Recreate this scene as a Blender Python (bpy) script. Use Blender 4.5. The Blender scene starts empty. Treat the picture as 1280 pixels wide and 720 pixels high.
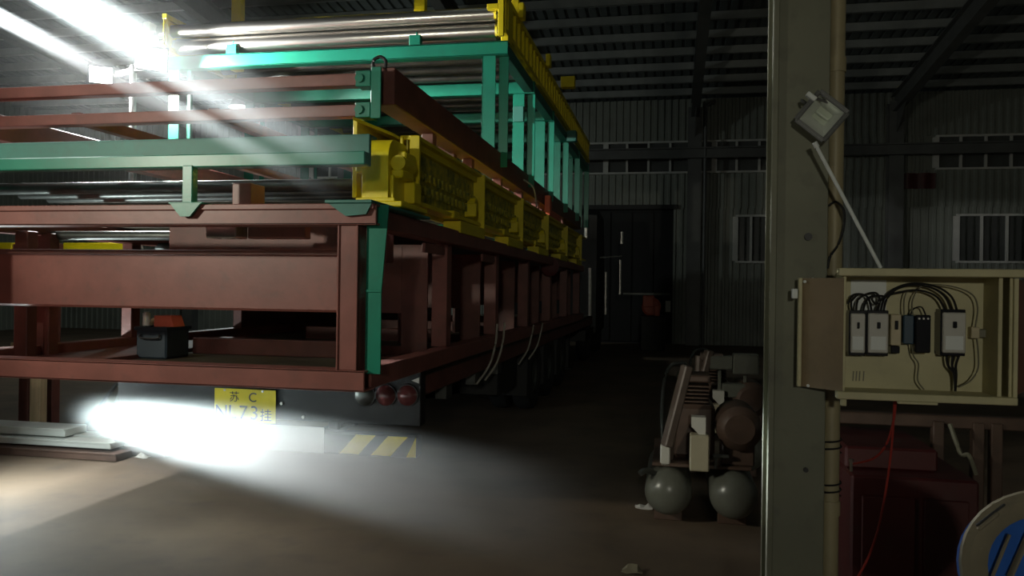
import bpy, bmesh, math, random
from mathutils import Vector, Matrix
random.seed(7)
SC = bpy.context.scene
COL = SC.collection
R = math.radians

# ------------------------------------------------------------------ camera
YAW, ROLL, FPX, CAMZ = R(11.3), R(0.8), 1000.0, 1.65
cam = bpy.data.cameras.new('camera'); camo = bpy.data.objects.new('camera', cam); COL.objects.link(camo)
cam.sensor_width = 36.0; cam.lens = 36.0 * FPX / 1280.0; cam.clip_end = 200; cam.clip_start = 0.05
camo.matrix_world = (Matrix.Translation((0, 0, CAMZ)) @ Matrix.Rotation(YAW, 4, 'Z')
                     @ Matrix.Rotation(R(90), 4, 'X') @ Matrix.Rotation(ROLL, 4, 'Z'))
SC.camera = camo
def at(px, py, Y):
    """photo position -> world point on the plane at distance Y"""
    d = camo.matrix_world.to_3x3() @ Vector(((px - 640) / FPX, -(py - 360) / FPX, -1.0))
    t = Y / d.y
    return Vector((d.x * t, Y, CAMZ + d.z * t))

# ------------------------------------------------------------------ world, exposure
SC.view_settings.view_transform = 'Standard'
SC.view_settings.look = 'None'
SC.view_settings.exposure = 0.0
SC.view_settings.gamma = 1.0
SC.view_settings.use_curve_mapping = False
SC.cycles.use_denoising = True
SC.cycles.max_bounces = 6
SC.cycles.volume_step_rate = 1.0
w = bpy.data.worlds.new('night'); SC.world = w; w.use_nodes = True
w.node_tree.nodes['Background'].inputs[0].default_value = (0.75, 0.85, 0.8, 1)
w.node_tree.nodes['Background'].inputs[1].default_value = 0.005

# light levels (the lamps themselves are built further down)
E_FILL = 30        # added fill lamps beside and behind the camera
E_MAST = 1200      # each head of the twin work light left of the load
E_STREAK = 22000     # added flood lamp high at the left, lights the glare streaks
E_STREAK2 = 26000
E_FILL_REAR = 300      # added fill lamp deep in the shed left of the load
E_GLOW = 20000      # added flood lamp near the floor, lights the bumper glow

def light(name, kind, loc, energy, col=(1, 1, 1), size=0.1, spot=None, blend=0.5, aim=None, parent=None):
    l = bpy.data.lights.new(name, kind); l.energy = energy; l.color = col
    if kind in ('POINT', 'SPOT'): l.shadow_soft_size = size
    if kind == 'SPOT': l.spot_size = spot; l.spot_blend = blend
    o = bpy.data.objects.new(name, l); COL.objects.link(o)
    o.location = loc
    if aim is not None:
        o.rotation_euler = (Vector(aim) - Vector(loc)).to_track_quat('-Z', 'Y').to_euler()
    return o

# ------------------------------------------------------------------ mesh helpers
W = {}
class B:
    def __init__(s): s.bm = bmesh.new()
    def _xf(s, vs, M):
        for v in vs: v.co = M @ v.co
    def mbox(s, M, sx, sy, sz, b=0.005):
        r = bmesh.ops.create_cube(s.bm, size=1.0); vs = r['verts']
        for v in vs: v.co = Vector((v.co.x * sx, v.co.y * sy, v.co.z * sz))
        b = min(b, 0.3 * min(sx, sy, sz))
        if b > 0:
            es = list({e for v in vs for e in v.link_edges})
            rr = bmesh.ops.bevel(s.bm, geom=vs + es, offset=b, segments=1, affect='EDGES', profile=0.5)
            vs = list({v for f in rr['faces'] for v in f.verts} | {v for v in vs if v.is_valid})
        s._xf(vs, M); return s
    def box(s, x0, x1, y0, y1, z0, z1, b=0.005):
        return s.mbox(Matrix.Translation(((x0 + x1) / 2, (y0 + y1) / 2, (z0 + z1) / 2)), abs(x1 - x0), abs(y1 - y0), abs(z1 - z0), b)
    def bar(s, p, q, w_, h_, b=0.004, up=(0, 0, 1)):
        p, q = Vector(p), Vector(q); d = (q - p); L = d.length; z = d.normalized(); u = Vector(up)
        if abs(z.dot(u)) > .99: u = Vector((0, 1, 0))
        x = u.cross(z).normalized(); y = z.cross(x)
        M = Matrix((x, y, z)).transposed().to_4x4(); M.translation = (p + q) / 2
        return s.mbox(M, w_, h_, L, b)
    def cyl(s, p, q, r, seg=18, r2=None):
        p, q = Vector(p), Vector(q); d = q - p
        M = d.to_track_quat('Z', 'Y').to_matrix().to_4x4(); M.translation = (p + q) / 2
        bmesh.ops.create_cone(s.bm, cap_ends=True, segments=seg, radius1=r, radius2=r if r2 is None else r2, depth=d.length, matrix=M)
        return s
    def lathe(s, p, axis, prof, seg=24):
        """prof: list of (distance along axis, radius)"""
        p = Vector(p); M = Vector(axis).to_track_quat('Z', 'Y').to_matrix()
        rings = []
        for (a, r) in prof:
            if r < 1e-5: rings.append([s.bm.verts.new(p + M @ Vector((0, 0, a)))])
            else: rings.append([s.bm.verts.new(p + M @ Vector((r * math.cos(2 * math.pi * k / seg), r * math.sin(2 * math.pi * k / seg), a))) for k in range(seg)])
        for A, C in zip(rings, rings[1:]):
            for k in range(seg):
                k2 = (k + 1) % seg
                if len(A) == 1 and len(C) == 1: continue
                if len(A) == 1: s.bm.faces.new((A[0], C[k2], C[k]))
                elif len(C) == 1: s.bm.faces.new((A[k], A[k2], C[0]))
                else: s.bm.faces.new((A[k], A[k2], C[k2], C[k]))
        return s
    def tube(s, pts, r, seg=8, n=6):
        P = [Vector(p) for p in pts]; Q = []
        for i in range(len(P) - 1):
            a, b_, c, d = P[max(i - 1, 0)], P[i], P[i + 1], P[min(i + 2, len(P) - 1)]
            for k in range(n):
                t = k / n
                Q.append(0.5 * ((2 * b_) + (c - a) * t + (2 * a - 5 * b_ + 4 * c - d) * t * t + (3 * b_ - a - 3 * c + d) * t ** 3))
        Q.append(P[-1]); prev = None
        for i, p in enumerate(Q):
            d = (Q[min(i + 1, len(Q) - 1)] - Q[max(i - 1, 0)]).normalized()
            u = Vector((0, 0, 1)) if abs(d.z) < .9 else Vector((1, 0, 0))
            x = d.cross(u).normalized(); y = d.cross(x)
            ring = [s.bm.verts.new(p + r * (x * math.cos(2 * math.pi * k / seg) + y * math.sin(2 * math.pi * k / seg))) for k in range(seg)]
            if prev:
                for k in range(seg): s.bm.faces.new((prev[k], prev[(k + 1) % seg], ring[(k + 1) % seg], ring[k]))
            else: s.bm.faces.new(ring)
            prev = ring
        s.bm.faces.new(prev[::-1]); return s
    def prism(s, poly, ext):
        ext = Vector(ext); a = [s.bm.verts.new(Vector(p)) for p in poly]; b_ = [s.bm.verts.new(Vector(p) + ext) for p in poly]
        n = len(poly); s.bm.faces.new(a[::-1]); s.bm.faces.new(b_)
        for i in range(n): s.bm.faces.new((a[i], a[(i + 1) % n], b_[(i + 1) % n], b_[i]))
        return s
    def grid(s, f, nu, nv, close_u=False):
        V = [[s.bm.verts.new(f(i, j)) for j in range(nv)] for i in range(nu)]
        for i in range(nu - 1):
            for j in range(nv - 1): s.bm.faces.new((V[i][j], V[i + 1][j], V[i + 1][j + 1], V[i][j + 1]))
        return s
    def mesh(s, name, mat, off=Vector()):
        bmesh.ops.translate(s.bm, verts=s.bm.verts, vec=-off)
        bmesh.ops.recalc_face_normals(s.bm, faces=s.bm.faces)
        me = bpy.data.meshes.new(name); s.bm.to_mesh(me); s.bm.free()
        for p in me.polygons: p.use_smooth = True
        me.set_sharp_from_angle(angle=R(32))
        me.materials.append(mat); return me
    def build(s, name, mat, parent=None, label=None):
        off = W.get(parent.name, Vector()) if parent else Vector()
        o = bpy.data.objects.new(name, s.mesh(name, mat, off)); COL.objects.link(o)
        if parent: o.parent = parent
        W[o.name] = off.copy()
        if label: o['label'] = label
        return o
def link_mesh(name, me, parent, loc):
    """another object on the same mesh data, loc in the parent's space"""
    o = bpy.data.objects.new(name, me); COL.objects.link(o); o.parent = parent; o.location = loc; return o
def thing(name, label, cat, loc, group=None):
    o = bpy.data.objects.new(name, None); COL.objects.link(o); o.location = loc; o.empty_display_size = .2
    W[o.name] = Vector(loc); return tag(o, label, cat, group)
def tag(o, label=None, cat=None, group=None, kind=None):
    if label: o['label'] = label
    if cat: o['category'] = cat
    if group: o['group'] = group
    if kind: o['kind'] = kind
    return o
def single(b, name, mat, label, cat, group=None):
    return tag(b.build(name, mat), label, cat, group)
def copy_tree(o, parent=None, loc=None):
    c = o.copy(); COL.objects.link(c); c.parent = parent
    if loc is not None: c.location = loc
    for ch in list(o.children): copy_tree(ch, c)
    return c

# ------------------------------------------------------------------ materials
def mat(name, col, rough=.5, metal=0., var=.25, scale=6., col2=None, dirt=.0, bump=.0, coat=0., stretch=(1, 1, 1)):
    m = bpy.data.materials.new(name); m.use_nodes = True; n = m.node_tree.nodes; L = m.node_tree.links
    p = n['Principled BSDF']; p.inputs['Roughness'].default_value = rough; p.inputs['Metallic'].default_value = metal
    if coat: p.inputs['Coat Weight'].default_value = coat; p.inputs['Coat Roughness'].default_value = .15
    tc = n.new('ShaderNodeTexCoord'); mp = n.new('ShaderNodeMapping'); L.new(tc.outputs['Object'], mp.inputs[0]); mp.inputs['Scale'].default_value = stretch
    nz = n.new('ShaderNodeTexNoise'); nz.inputs['Scale'].default_value = scale; nz.inputs['Detail'].default_value = 6; L.new(mp.outputs[0], nz.inputs[0])
    cr = n.new('ShaderNodeValToRGB'); L.new(nz.outputs[0], cr.inputs[0])
    c2 = col2 if col2 else tuple(c * (1 - var) for c in col)
    cr.color_ramp.elements[0].position = .32; cr.color_ramp.elements[1].position = .68
    cr.color_ramp.elements[0].color = (*c2, 1); cr.color_ramp.elements[1].color = (*col, 1)
    src = cr.outputs[0]
    if dirt:
        n2 = n.new('ShaderNodeTexNoise'); n2.inputs['Scale'].default_value = scale * 3.3; n2.inputs['Detail'].default_value = 8; L.new(mp.outputs[0], n2.inputs[0])
        r2 = n.new('ShaderNodeValToRGB'); r2.color_ramp.elements[0].position = .55; r2.color_ramp.elements[1].position = .75
        r2.color_ramp.elements[1].color = (dirt, dirt, dirt, 1); L.new(n2.outputs[0], r2.inputs[0])
        mx = n.new('ShaderNodeMix'); mx.data_type = 'RGBA'; L.new(r2.outputs[0], mx.inputs[0]); L.new(src, mx.inputs[6]); mx.inputs[7].default_value = (.06, .05, .045, 1)
        src = mx.outputs[2]
    L.new(src, p.inputs['Base Color'])
    if bump:
        bp = n.new('ShaderNodeBump'); bp.inputs['Strength'].default_value = bump; bp.inputs['Distance'].default_value = .01
        n3 = n.new('ShaderNodeTexNoise'); n3.inputs['Scale'].default_value = scale * 8; L.new(tc.outputs['Object'], n3.inputs[0]); L.new(n3.outputs[0], bp.inputs['Height']); L.new(bp.outputs[0], p.inputs['Normal'])
    return m
def emit(name, col, s):
    m = bpy.data.materials.new(name); m.use_nodes = True; p = m.node_tree.nodes['Principled BSDF']
    p.inputs['Base Color'].default_value = (*col, 1); p.inputs['Emission Color'].default_value = (*col, 1); p.inputs['Emission Strength'].default_value = s
    return m
M_RED = mat('red oxide paint', (.25, .085, .068), .42, 0, .3, 3.5, dirt=.25, bump=.05)
M_RED2 = mat('red oxide paint worn', (.19, .065, .05), .5, 0, .35, 5, dirt=.3, bump=.05)
M_GRN = mat('green machine paint', (.006, .215, .135), .35, 0, .2, 4, dirt=.12, bump=.03)
M_TEAL = mat('dusty green machine paint', (.035, .19, .15), .5, 0, .2, 3, dirt=.2, bump=.03)
M_YEL = mat('yellow machine paint', (.82, .67, .008), .4, 0, .15, 5, dirt=.1, bump=.03)
M_MOT = mat('oily chain behind yellow panel', (.66, .54, .03), .55, 0, 0, 14, col2=(.14, .17, .04), dirt=.3, bump=.4)
M_STEEL = mat('bright rolled steel', (.62, .6, .56), .28, 1, .25, 2, stretch=(.3, 6, 6), bump=.02)
M_DSTEEL = mat('dark oiled steel', (.16, .17, .16), .4, .8, .35, 5, bump=.05)
M_BLACK = mat('black paint', (.012, .013, .014), .5, 0, .3, 5)
M_RUB = mat('tyre rubber', (.018, .018, .018), .8, 0, .3, 12, bump=.3)
M_DECK = mat('oily plate', (.10, .085, .055), .5, .2, .5, 2.2, dirt=.4, bump=.1)
M_FLOOR = mat('dusty concrete floor', (.18, .128, .085), .75, 0, .35, 1.1, dirt=.35, bump=.12)
M_WALL = mat('grey corrugated sheet', (.27, .29, .255), .5, .1, .2, .7, dirt=.2)
M_ROOF = mat('roof sheet', (.14, .165, .165), .55, .2, .25, .6)
M_PURL = mat('galvanised purlin', (.42, .45, .44), .4, .4, .25, 2)
M_FRAME = mat('grey painted frame steel', (.14, .145, .14), .5, .1, .25, 2)
M_COLM = mat('pale green column paint', (.19, .195, .135), .6, 0, .25, 2.2, dirt=.45, bump=.08)
M_PIPE = mat('cream pipe paint', (.36, .31, .18), .5, 0, .2, 3, dirt=.3)
M_WIN = mat('white window frame', (.66, .66, .62), .5, 0, .15, 3)
M_PANE = mat('dusty night glass', (.10, .105, .10), .25, 0, .4, 1.5)
M_PANED = mat('dark open pane', (.012, .012, .012), .3, 0, .2, 3)
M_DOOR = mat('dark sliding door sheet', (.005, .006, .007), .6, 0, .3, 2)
M_BOXP = mat('cream cabinet paint', (.62, .57, .33), .5, 0, .18, 5, dirt=.12)
M_BOXD = mat('brown cabinet door', (.33, .25, .15), .6, 0, .2, 4, dirt=.2)
M_BOXR = mat('dull red cabinet door', (.20, .075, .04), .6, 0, .25, 4)
M_GREY = mat('light grey plastic', (.56, .55, .50), .45, 0, .08, 9)
M_LABEL = mat('white printed label', (.78, .82, .80), .5, 0, .05, 10)
M_DBLUE = mat('dark blue plastic', (.03, .07, .11), .35, 0, .15, 6)
M_BKPL = mat('glossy black plastic', (.01, .011, .016), .2, 0, .1, 6)
M_COPP = mat('cream terminal', (.6, .52, .34), .5, 0, .15, 9)
M_WBLK = mat('black wire', (.012, .012, .012), .5, 0, .1, 8)
M_WGRY = mat('grey wire', (.20, .19, .13), .5, 0, .1, 8)
M_WRED = mat('red wire', (.36, .035, .025), .45, 0, .1, 8)
M_ROPE = mat('pale rope', (.45, .42, .36), .8, 0, .2, 30)
M_WHITE = mat('white paint', (.8, .8, .78), .45, 0, .08, 4)
M_PLATE = mat('yellow number plate', (.86, .72, .02), .4, 0, .08, 8)
M_INK = mat('black plate lettering', (.01, .01, .01), .5, 0, .1, 8)
M_LRED = mat('red lamp lens', (.12, .03, .03), .12, 0, .15, 12)
M_ORANGE = mat('orange red paint', (.80, .17, .10), .45, 0, .15, 6)
M_BLUE = mat('blue drum paint', (.03, .15, .62), .45, 0, .3, 4, dirt=.3)
M_LIDB = mat('blue lid rubbed with tan dust', (.03, .15, .60), .5, 0, 0, 9, col2=(.30, .26, .17), dirt=.25, stretch=(1.2, .5, .5))
M_TAN = mat('tan dusty lid', (.24, .21, .14), .6, 0, .3, 5, dirt=.35)
M_TIMB = mat('raw timber', (.62, .47, .28), .75, 0, .25, 3, stretch=(8, 8, .7), bump=.1)
M_PLK = mat('pale galvanised plank', (.60, .62, .58), .45, .2, .2, 3)
M_DPLK = mat('dark rusty plank', (.13, .075, .055), .7, .1, .35, 5)
M_TANK = mat('grey green tank paint', (.14, .145, .12), .28, 0, .2, 5, dirt=.2)
M_BROWN = mat('brown oily cast iron', (.12, .075, .055), .4, .1, .35, 7, dirt=.3)
M_DBRN = mat('dark brown bar', (.14, .105, .085), .5, .1, .3, 6)
M_CREAM = mat('cream control box', (.40, .36, .25), .5, 0, .1, 5)
M_PAPER = mat('crumpled white paper', (.72, .70, .66), .8, 0, .1, 6)
M_REFL = mat('floodlight reflector', (.72, .76, .70), .35, .35, .1, 5)
M_LGLASS = mat('frosted lamp tube', (.55, .62, .50), .3, 0, .05, 5)
M_CRED = mat('dark red machine paint', (.075, .010, .010), .5, 0, .3, 3, dirt=.3)
M_LAMP = emit('lit lamp lens', (.93, 1., 1.), 60)

# ------------------------------------------------------------------ the shed
EAVE, YW, SL = 7.35, 25.0, 0.1
XL, XRT, YN = -22.0, 13.0, -9.0
zroof = lambda y: EAVE + SL * (YW - y)
tag(B().box(XL, XRT, YN, YW, -.2, 0, 0).build('floor', M_FLOOR), 'dusty brown concrete shed floor', kind='structure')

def corrug(x0, x1, za, zb, y, pitch=.21, dep=.035):
    b = B(); n = int((x1 - x0) / pitch); X = []
    for i in range(n):
        x = x0 + i * pitch; X += [(x, 0), (x + pitch * .32, 0), (x + pitch * .42, dep), (x + pitch * .9, dep)]
    X += [(x1, dep)]
    b.grid(lambda i, j: Vector((X[i][0], y + X[i][1], (za, zb)[j])), len(X), 2)
    return b
DX0, DX1, DZ = -4.6, 0.02, 4.15
WZ0, WZ1 = 5.22, 6.22
wf = corrug(XL, XRT, WZ1, EAVE + .15, YW).build('wall_far', M_WALL); tag(wf, 'grey ribbed sheet far wall with a window band', kind='structure')
corrug(XL, XRT, DZ, WZ0, YW).build('sheet', M_WALL, wf)
corrug(XL, DX0, 0, DZ, YW).build('sheet', M_WALL, wf)
corrug(DX1, XRT, 0, DZ, YW).build('sheet', M_WALL, wf)
wl = corrug(-YW, -YN, 0, 9.2, 0).build('wall_left', M_WALL); wl.rotation_euler = (0, 0, R(-90)); wl.location = (XL, 0, 0); tag(wl, 'grey ribbed sheet wall at the left side', kind='structure')
wr = corrug(-YW, -YN, 0, 9.2, 0).build('wall_right', M_WALL); wr.rotation_euler = (0, 0, R(-90)); wr.location = (XRT, 0, 0); tag(wr, 'grey ribbed sheet wall at the right side', kind='structure')

# roof: ribbed sheet, purlins and rafters
b = B(); n = int((XRT - XL) / .25); X = []
for i in range(n):
    x = XL + i * .25; X += [(x, 0), (x + .16, 0), (x + .18, .04), (x + .23, .04)]
b.grid(lambda i, j: Vector((X[i][0], (YN, YW + .3)[j], zroof((YN, YW + .3)[j]) + .22 + X[i][1])), len(X), 2)
ceil_ = b.build('ceiling', M_ROOF); tag(ceil_, 'dark ribbed roof sheets on steel purlins', kind='structure')
pm = B().box(XL, XRT, -.035, .035, 0, .2, .004).box(XL, XRT, -.035, .05, 0, .014, 0).mesh('purlin', M_PURL)
y = YW - .75
while y > YN:
    link_mesh('purlin', pm, ceil_, (0, y, zroof(y) + .01)); y -= 1.02
for rx in (-16.2, -10.6, -5.0, .62, 6.25, 11.9):
    b = B()
    b.bar((rx, YW - .2, zroof(YW) - .26), (rx, YN, zroof(YN) - .26), .02, .46, 0)
    b.bar((rx, YW - .2, zroof(YW) - .02), (rx, YN, zroof(YN) - .02), .24, .025, 0)
    b.bar((rx, YW - .2, zroof(YW) - .5), (rx, YN, zroof(YN) - .5), .24, .025, 0)
    b.build('rafter', M_FRAME, ceil_)
for k, rx in enumerate((-16.2, -10.6, -5.0, .62, 6.25, 11.9)):
    b = B().box(rx - .2, rx + .2, YW - .42, YW - .395, 0, EAVE - .2, 0).box(rx - .2, rx + .2, YW - .09, YW - .065, 0, EAVE - .2, 0).box(rx - .01, rx + .01, YW - .4, YW - .08, 0, EAVE - .2, 0)
    b.prism([(rx - .01, YW - .4, EAVE - 1.1), (rx - .01, YW - 1.4, EAVE - .36), (rx - .01, YW - .4, EAVE - .4)], (.02, 0, 0))
    tag(b.build('trim_%d' % (k + 1), M_FRAME), 'grey steel column standing against the far wall', kind='structure')
tag(B().box(XL + .3, XRT - .3, YW - .52, YW - .5, 5.62, 5.9, 0).box(XL + .3, XRT - .3, YW - .62, YW - .42, 5.88, 5.92, 0).box(XL + .3, XRT - .3, YW - .62, YW - .42, 5.6, 5.63, 0).build('trim_7', M_FRAME), 'long grey steel girt running across the window band', kind='structure')
tag(B().tube([(.92, YW - .5, 0), (.92, YW - .5, 6.6), (.9, YW - .5, 7.1), (1.2, YW - .5, 7.3)], .05).build('trim_8', M_FRAME), 'grey rain pipe beside the far column', kind='structure')

def window(name, x0, x1, z0, z1, n, label, openp=()):
    b = B()
    b.box(x0, x1, YW - .07, YW + .05, z1 - .06, z1, .003).box(x0, x1, YW - .07, YW + .05, z0, z0 + .06, .003)
    wn = tag(b.build(name, M_WIN), label, kind='structure')
    s = (x1 - x0) / n
    mm = B().box(-.035, .035, YW - .065, YW + .045, z0 + .06, z1 - .06, .003).mesh('mullion', M_WIN)
    mw = B().box(-.08, .08, YW - .065, YW + .045, z0 + .06, z1 - .06, .003).mesh('mullion', M_WIN)
    pn = B().box(-s / 2 + .03, s / 2 - .03, YW + .0, YW + .012, z0 + .05, z1 - .05, 0).mesh('pane', M_PANE)
    pd = B().box(-s / 2 + .03, s / 2 - .03, YW + .02, YW + .032, z0 + .05, z1 - .05, 0).mesh('pane', M_PANED)
    for i in range(n + 1): link_mesh('mullion', mw if i % 5 == 0 else mm, wn, (x0 + i * s, 0, 0))
    for i in range(n): link_mesh('pane', pd if i in openp else pn, wn, (x0 + (i + .5) * s, 0, 0))
    return wn
def xfar(px): return at(px, 300, YW).x
x756 = xfar(756); s_ = .655
window('window_1', x756 - 15 * s_, x756 + 10 * s_, WZ0, WZ1, 25, 'long band of small panes high in the far wall behind the load', (16,))
window('window_2', xfar(1168), xfar(1168) + 8 * s_, WZ0, WZ1, 8, 'band of small panes high in the far wall right of the corner column')
tag(corrug(x756 + 10 * s_, xfar(1168), WZ0, WZ1, YW).build('wall_infill', M_WALL), kind='structure')
tag(corrug(xfar(1168) + 8 * s_, XRT, WZ0, WZ1, YW).build('wall_infill', M_WALL), kind='structure')
tag(corrug(XL, x756 - 15 * s_, WZ0, WZ1, YW).build('wall_infill', M_WALL), kind='structure')
window('window_3', xfar(1195), xfar(1290), 2.55, 3.95, 3, 'low dark window in the far wall under the right band')
window('window_4', xfar(919), xfar(958), 2.5, 3.95, 2, 'low dark window in the far wall beside the column')

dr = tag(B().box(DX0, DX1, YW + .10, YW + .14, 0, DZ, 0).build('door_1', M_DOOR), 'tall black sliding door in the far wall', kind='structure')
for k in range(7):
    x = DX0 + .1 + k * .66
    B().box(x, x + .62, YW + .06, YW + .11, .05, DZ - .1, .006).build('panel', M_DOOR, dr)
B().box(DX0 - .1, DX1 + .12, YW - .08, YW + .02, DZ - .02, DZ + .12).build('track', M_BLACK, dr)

# ------------------------------------------------------------------ semi trailer
XR, XTL, YR = -1.80, -4.32, 5.64
tr = thing('semi_trailer', 'black flatbed trailer carrying the tall stack of machine frames', 'trailer', (-3.06, 12, 0))
b = B().box(XTL, XR, YR + .1, 18.6, .98, 1.03); b.build('deck', M_DECK, tr)
for x in (XTL, XR - .08): B().box(x, x + .08, YR + .1, 18.6, .84, 1.03).build('side_rail', M_RED2, tr)
for x in (-3.62, -2.62):
    B().box(x - .01, x + .01, YR + .25, 18.6, .52, .97, 0).box(x - .08, x + .08, YR + .25, 18.6, .95, .98, 0).box(x - .08, x + .08, YR + .25, 18.6, .5, .525, 0).build('main_beam', M_BLACK, tr)
b = B()
cm = B().box(XTL + .08, XR - .08, -.03, .03, .86, .97).mesh('cross_member', M_BLACK, Vector((-3.06, 12, 0)))
for k in range(14): link_mesh('cross_member', cm, tr, (0, YR + .6 + k * .92, 0))
B().box(XTL, XR, YR, YR + .12, .62, 1.03).build('rear_panel', M_BLACK, tr)
zb0, zb1 = .40, .565
bp = B().box(XTL + .02, XR, YR - .08, YR + .04, zb0, zb1, .012).build('bumper', M_BLACK, tr)
for x in (-3.7, -2.5): B().bar((x, YR + .05, .5), (x, YR + .1, .9), .08, .05).build('bumper_bracket', M_BLACK, tr)
hgt = zb1 - zb0 - .02
for k, px in enumerate((430, 469, 513)):
    x = at(px, 560, YR).x; wd = .15 if k < 2 else .13
    pol = [(x, zb0 + .01), (x + wd, zb0 + .01), (x + wd + .13, zb0 + .01 + hgt), (x + .13, zb0 + .01 + hgt)]
    if k == 2: pol = [(x, zb0 + .01), (XR - .005, zb0 + .01), (XR - .005, zb0 + .01 + hgt)]
    B().prism([(p[0], YR - .088, p[1]) for p in pol], (0, .007, 0)).build('warning_stripe', M_YEL, bp)
xw0, xw1 = at(215, 550, YR).x, at(411, 550, YR).x
B().box(xw0, xw1, YR - .092, YR - .08, zb0 + .005, zb1 + .03, .003).build('white_board', M_WHITE, bp, 'white reflective board on the bumper')
# number plate
p0, p1 = at(268, 526, YR - .03), at(345, 488, YR - .03)
pl = B().box(p0.x, p1.x, YR - .034, YR - .028, p0.z, p1.z, .002).build('number_plate', M_PLATE, tr, 'yellow two-row number plate with black characters')
def text(body, size, x, z, y, parent, m, name='lettering'):
    cu = bpy.data.curves.new('t', 'FONT'); cu.body = body; cu.size = size; cu.align_x = 'CENTER'; cu.extrude = .001
    o = bpy.data.objects.new('t', cu); COL.objects.link(o)
    bpy.context.view_layer.update()
    me = bpy.data.meshes.new_from_object(o.evaluated_get(bpy.context.evaluated_depsgraph_get()))
    bpy.data.objects.remove(o); me.materials.clear(); me.materials.append(m)
    q = bpy.data.objects.new(name, me); COL.objects.link(q); q.parent = parent
    q.rotation_euler = (R(90), 0, 0); q.location = Vector((x, y, z)) - W[parent.name]; W[q.name] = W[parent.name]
    return q
pw, ph = p1.x - p0.x, p1.z - p0.z
text('苏', .085, p0.x + .33 * pw, p0.z + .64 * ph, YR - .036, pl, M_INK)
text('C', .10, p0.x + .63 * pw, p0.z + .63 * ph, YR - .036, pl, M_INK)
for ch, u in (('N', .12), ('L', .3), ('7', .48), ('3', .66), ('挂', .85)):
    text(ch, .15 if ch != '挂' else .10, p0.x + u * pw, p0.z + .1 * ph, YR - .036, pl, M_INK)
for u in (.17, .79): B().cyl((p0.x + u * pw, YR - .04, p1.z - .012), (p0.x + u * pw, YR - .03, p1.z - .012), .009, 10).build('screw', M_STEEL, pl)
for px, py in ((353, 504), (380, 521)):
    q = at(px, py, YR); B().cyl((q.x, YR - .02, q.z), (q.x, YR + .01, q.z), .012, 10).build('bolt', M_STEEL, tr)
for px, m in ((457, M_DSTEEL), (483, M_LRED), (510, M_LRED)):
    q = at(px, 494, YR)
    l_ = B().lathe((q.x, YR, q.z), (0, -1, 0), [(0, .075), (.02, .075), (.03, .06), (.045, .04), (.05, 0)]).build('tail_light', m, tr)
    B().lathe((q.x, YR, q.z), (0, -1, 0), [(0, .085), (.018, .085), (.02, .07), (.0, .07)]).build('bezel', M_BLACK, l_)
q = at(519, 475, YR - .02); B().prism([(q.x - .03, q.y, q.z - .005), (q.x + .03, q.y, q.z - .025), (q.x + .03, q.y, q.z + .02)], (0, .015, 0)).build('reflector', M_WHITE, tr)
# wheels
def wheel(x, y, sgn):
    wl_ = B().lathe((x, y, .5), (sgn, 0, 0), [(-.13, .3), (-.13, .44), (-.1, .485), (-.05, .5), (.05, .5), (.1, .485), (.13, .44), (.13, .3), (.08, .27)], 28).build('tyre', M_RUB, tr)
    B().lathe((x, y, .5), (sgn, 0, 0), [(.08, .285), (.10, .26), (.02, .2), (.0, .12), (.1, .11), (.12, 0)], 20).build('rim', M_DSTEEL, wl_)
    return wl_
for y in (10.8, 12.15, 13.5):
    for x, sg in ((XR - .14, 1), (XR - .46, 1), (XTL + .14, -1), (XTL + .46, -1)): wheel(x, y, sg)
    B().cyl((XTL + .3, y, .5), (XR - .3, y, .5), .07).build('axle', M_BLACK, tr)
    B().box(XR - .35, XR - .02, y - .6, y - .585, .25, .9).build('mud_flap', M_BLACK, tr)
for y in (6.4, 7.4, 8.4): B().box(XR - .12, XR - .02, y, y + .18, .72, .84).build('winch', M_DSTEEL, tr)
B().box(XR - .5, XR - .05, 8.6, 9.6, .45, .83, .02).build('storage_locker', M_BLACK, tr)
for sx in (XR - .3, XTL + .3): B().box(sx - .06, sx + .06, 16.2, 16.35, .05, .9).box(sx - .12, sx + .12, 16.15, 16.4, 0, .05).build('landing_leg', M_BLACK, tr)

# tractor unit far ahead of the trailer
tc = thing('truck_tractor', 'black truck cab with chrome rods in front of the trailer', 'truck', (-3.0, 20.6, 0))
B().prism([(-4.25, 19.4, .9), (-4.25, 19.4, 3.45), (-4.25, 19.7, 3.62), (-4.25, 21.3, 3.5), (-4.25, 21.7, 2.4), (-4.25, 21.8, .6), (-4.25, 19.4, .6)], (2.45, 0, 0)).build('cab', M_BLACK, tc)
B().box(-4.2, -1.85, 17.6, 21.7, .5, .75).build('chassis', M_BLACK, tc)
for y in (18.4, 21.2):
    for x, sg in ((-1.98, 1), (-4.1, -1)):
        t_ = B().lathe((x, y, .5), (sg, 0, 0), [(-.13, .3), (-.13, .44), (-.05, .5), (.05, .5), (.13, .44), (.13, .3), (.06, .2), (.1, 0)], 24).build('tyre', M_RUB, tc)
def rod(px, y0, y1, Y, r=.03, name='chrome_rod'):
    a, c = at(px, y0, Y), at(px - .3, y1, Y); B().cyl(a, c, r, 10).build(name, M_STEEL, tc)
rod(733, 272, 298, 19.3, .055, 'exhaust_pipe'); rod(757, 340, 393, 19.6, .04, 'grab_rail'); rod(737.5, 335, 400, 19.2, .045, 'exhaust_pipe')
rod(775, 325, 368, 20.6, .04, 'mirror_arm'); rod(777, 290, 305, 20.6, .05, 'mirror_arm')
q = at(765, 322, 20.4); B().bar(at(750, 322, 20.4), at(777, 320, 20.5), .04, .04).build('bracket', M_DSTEEL, tc)

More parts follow.
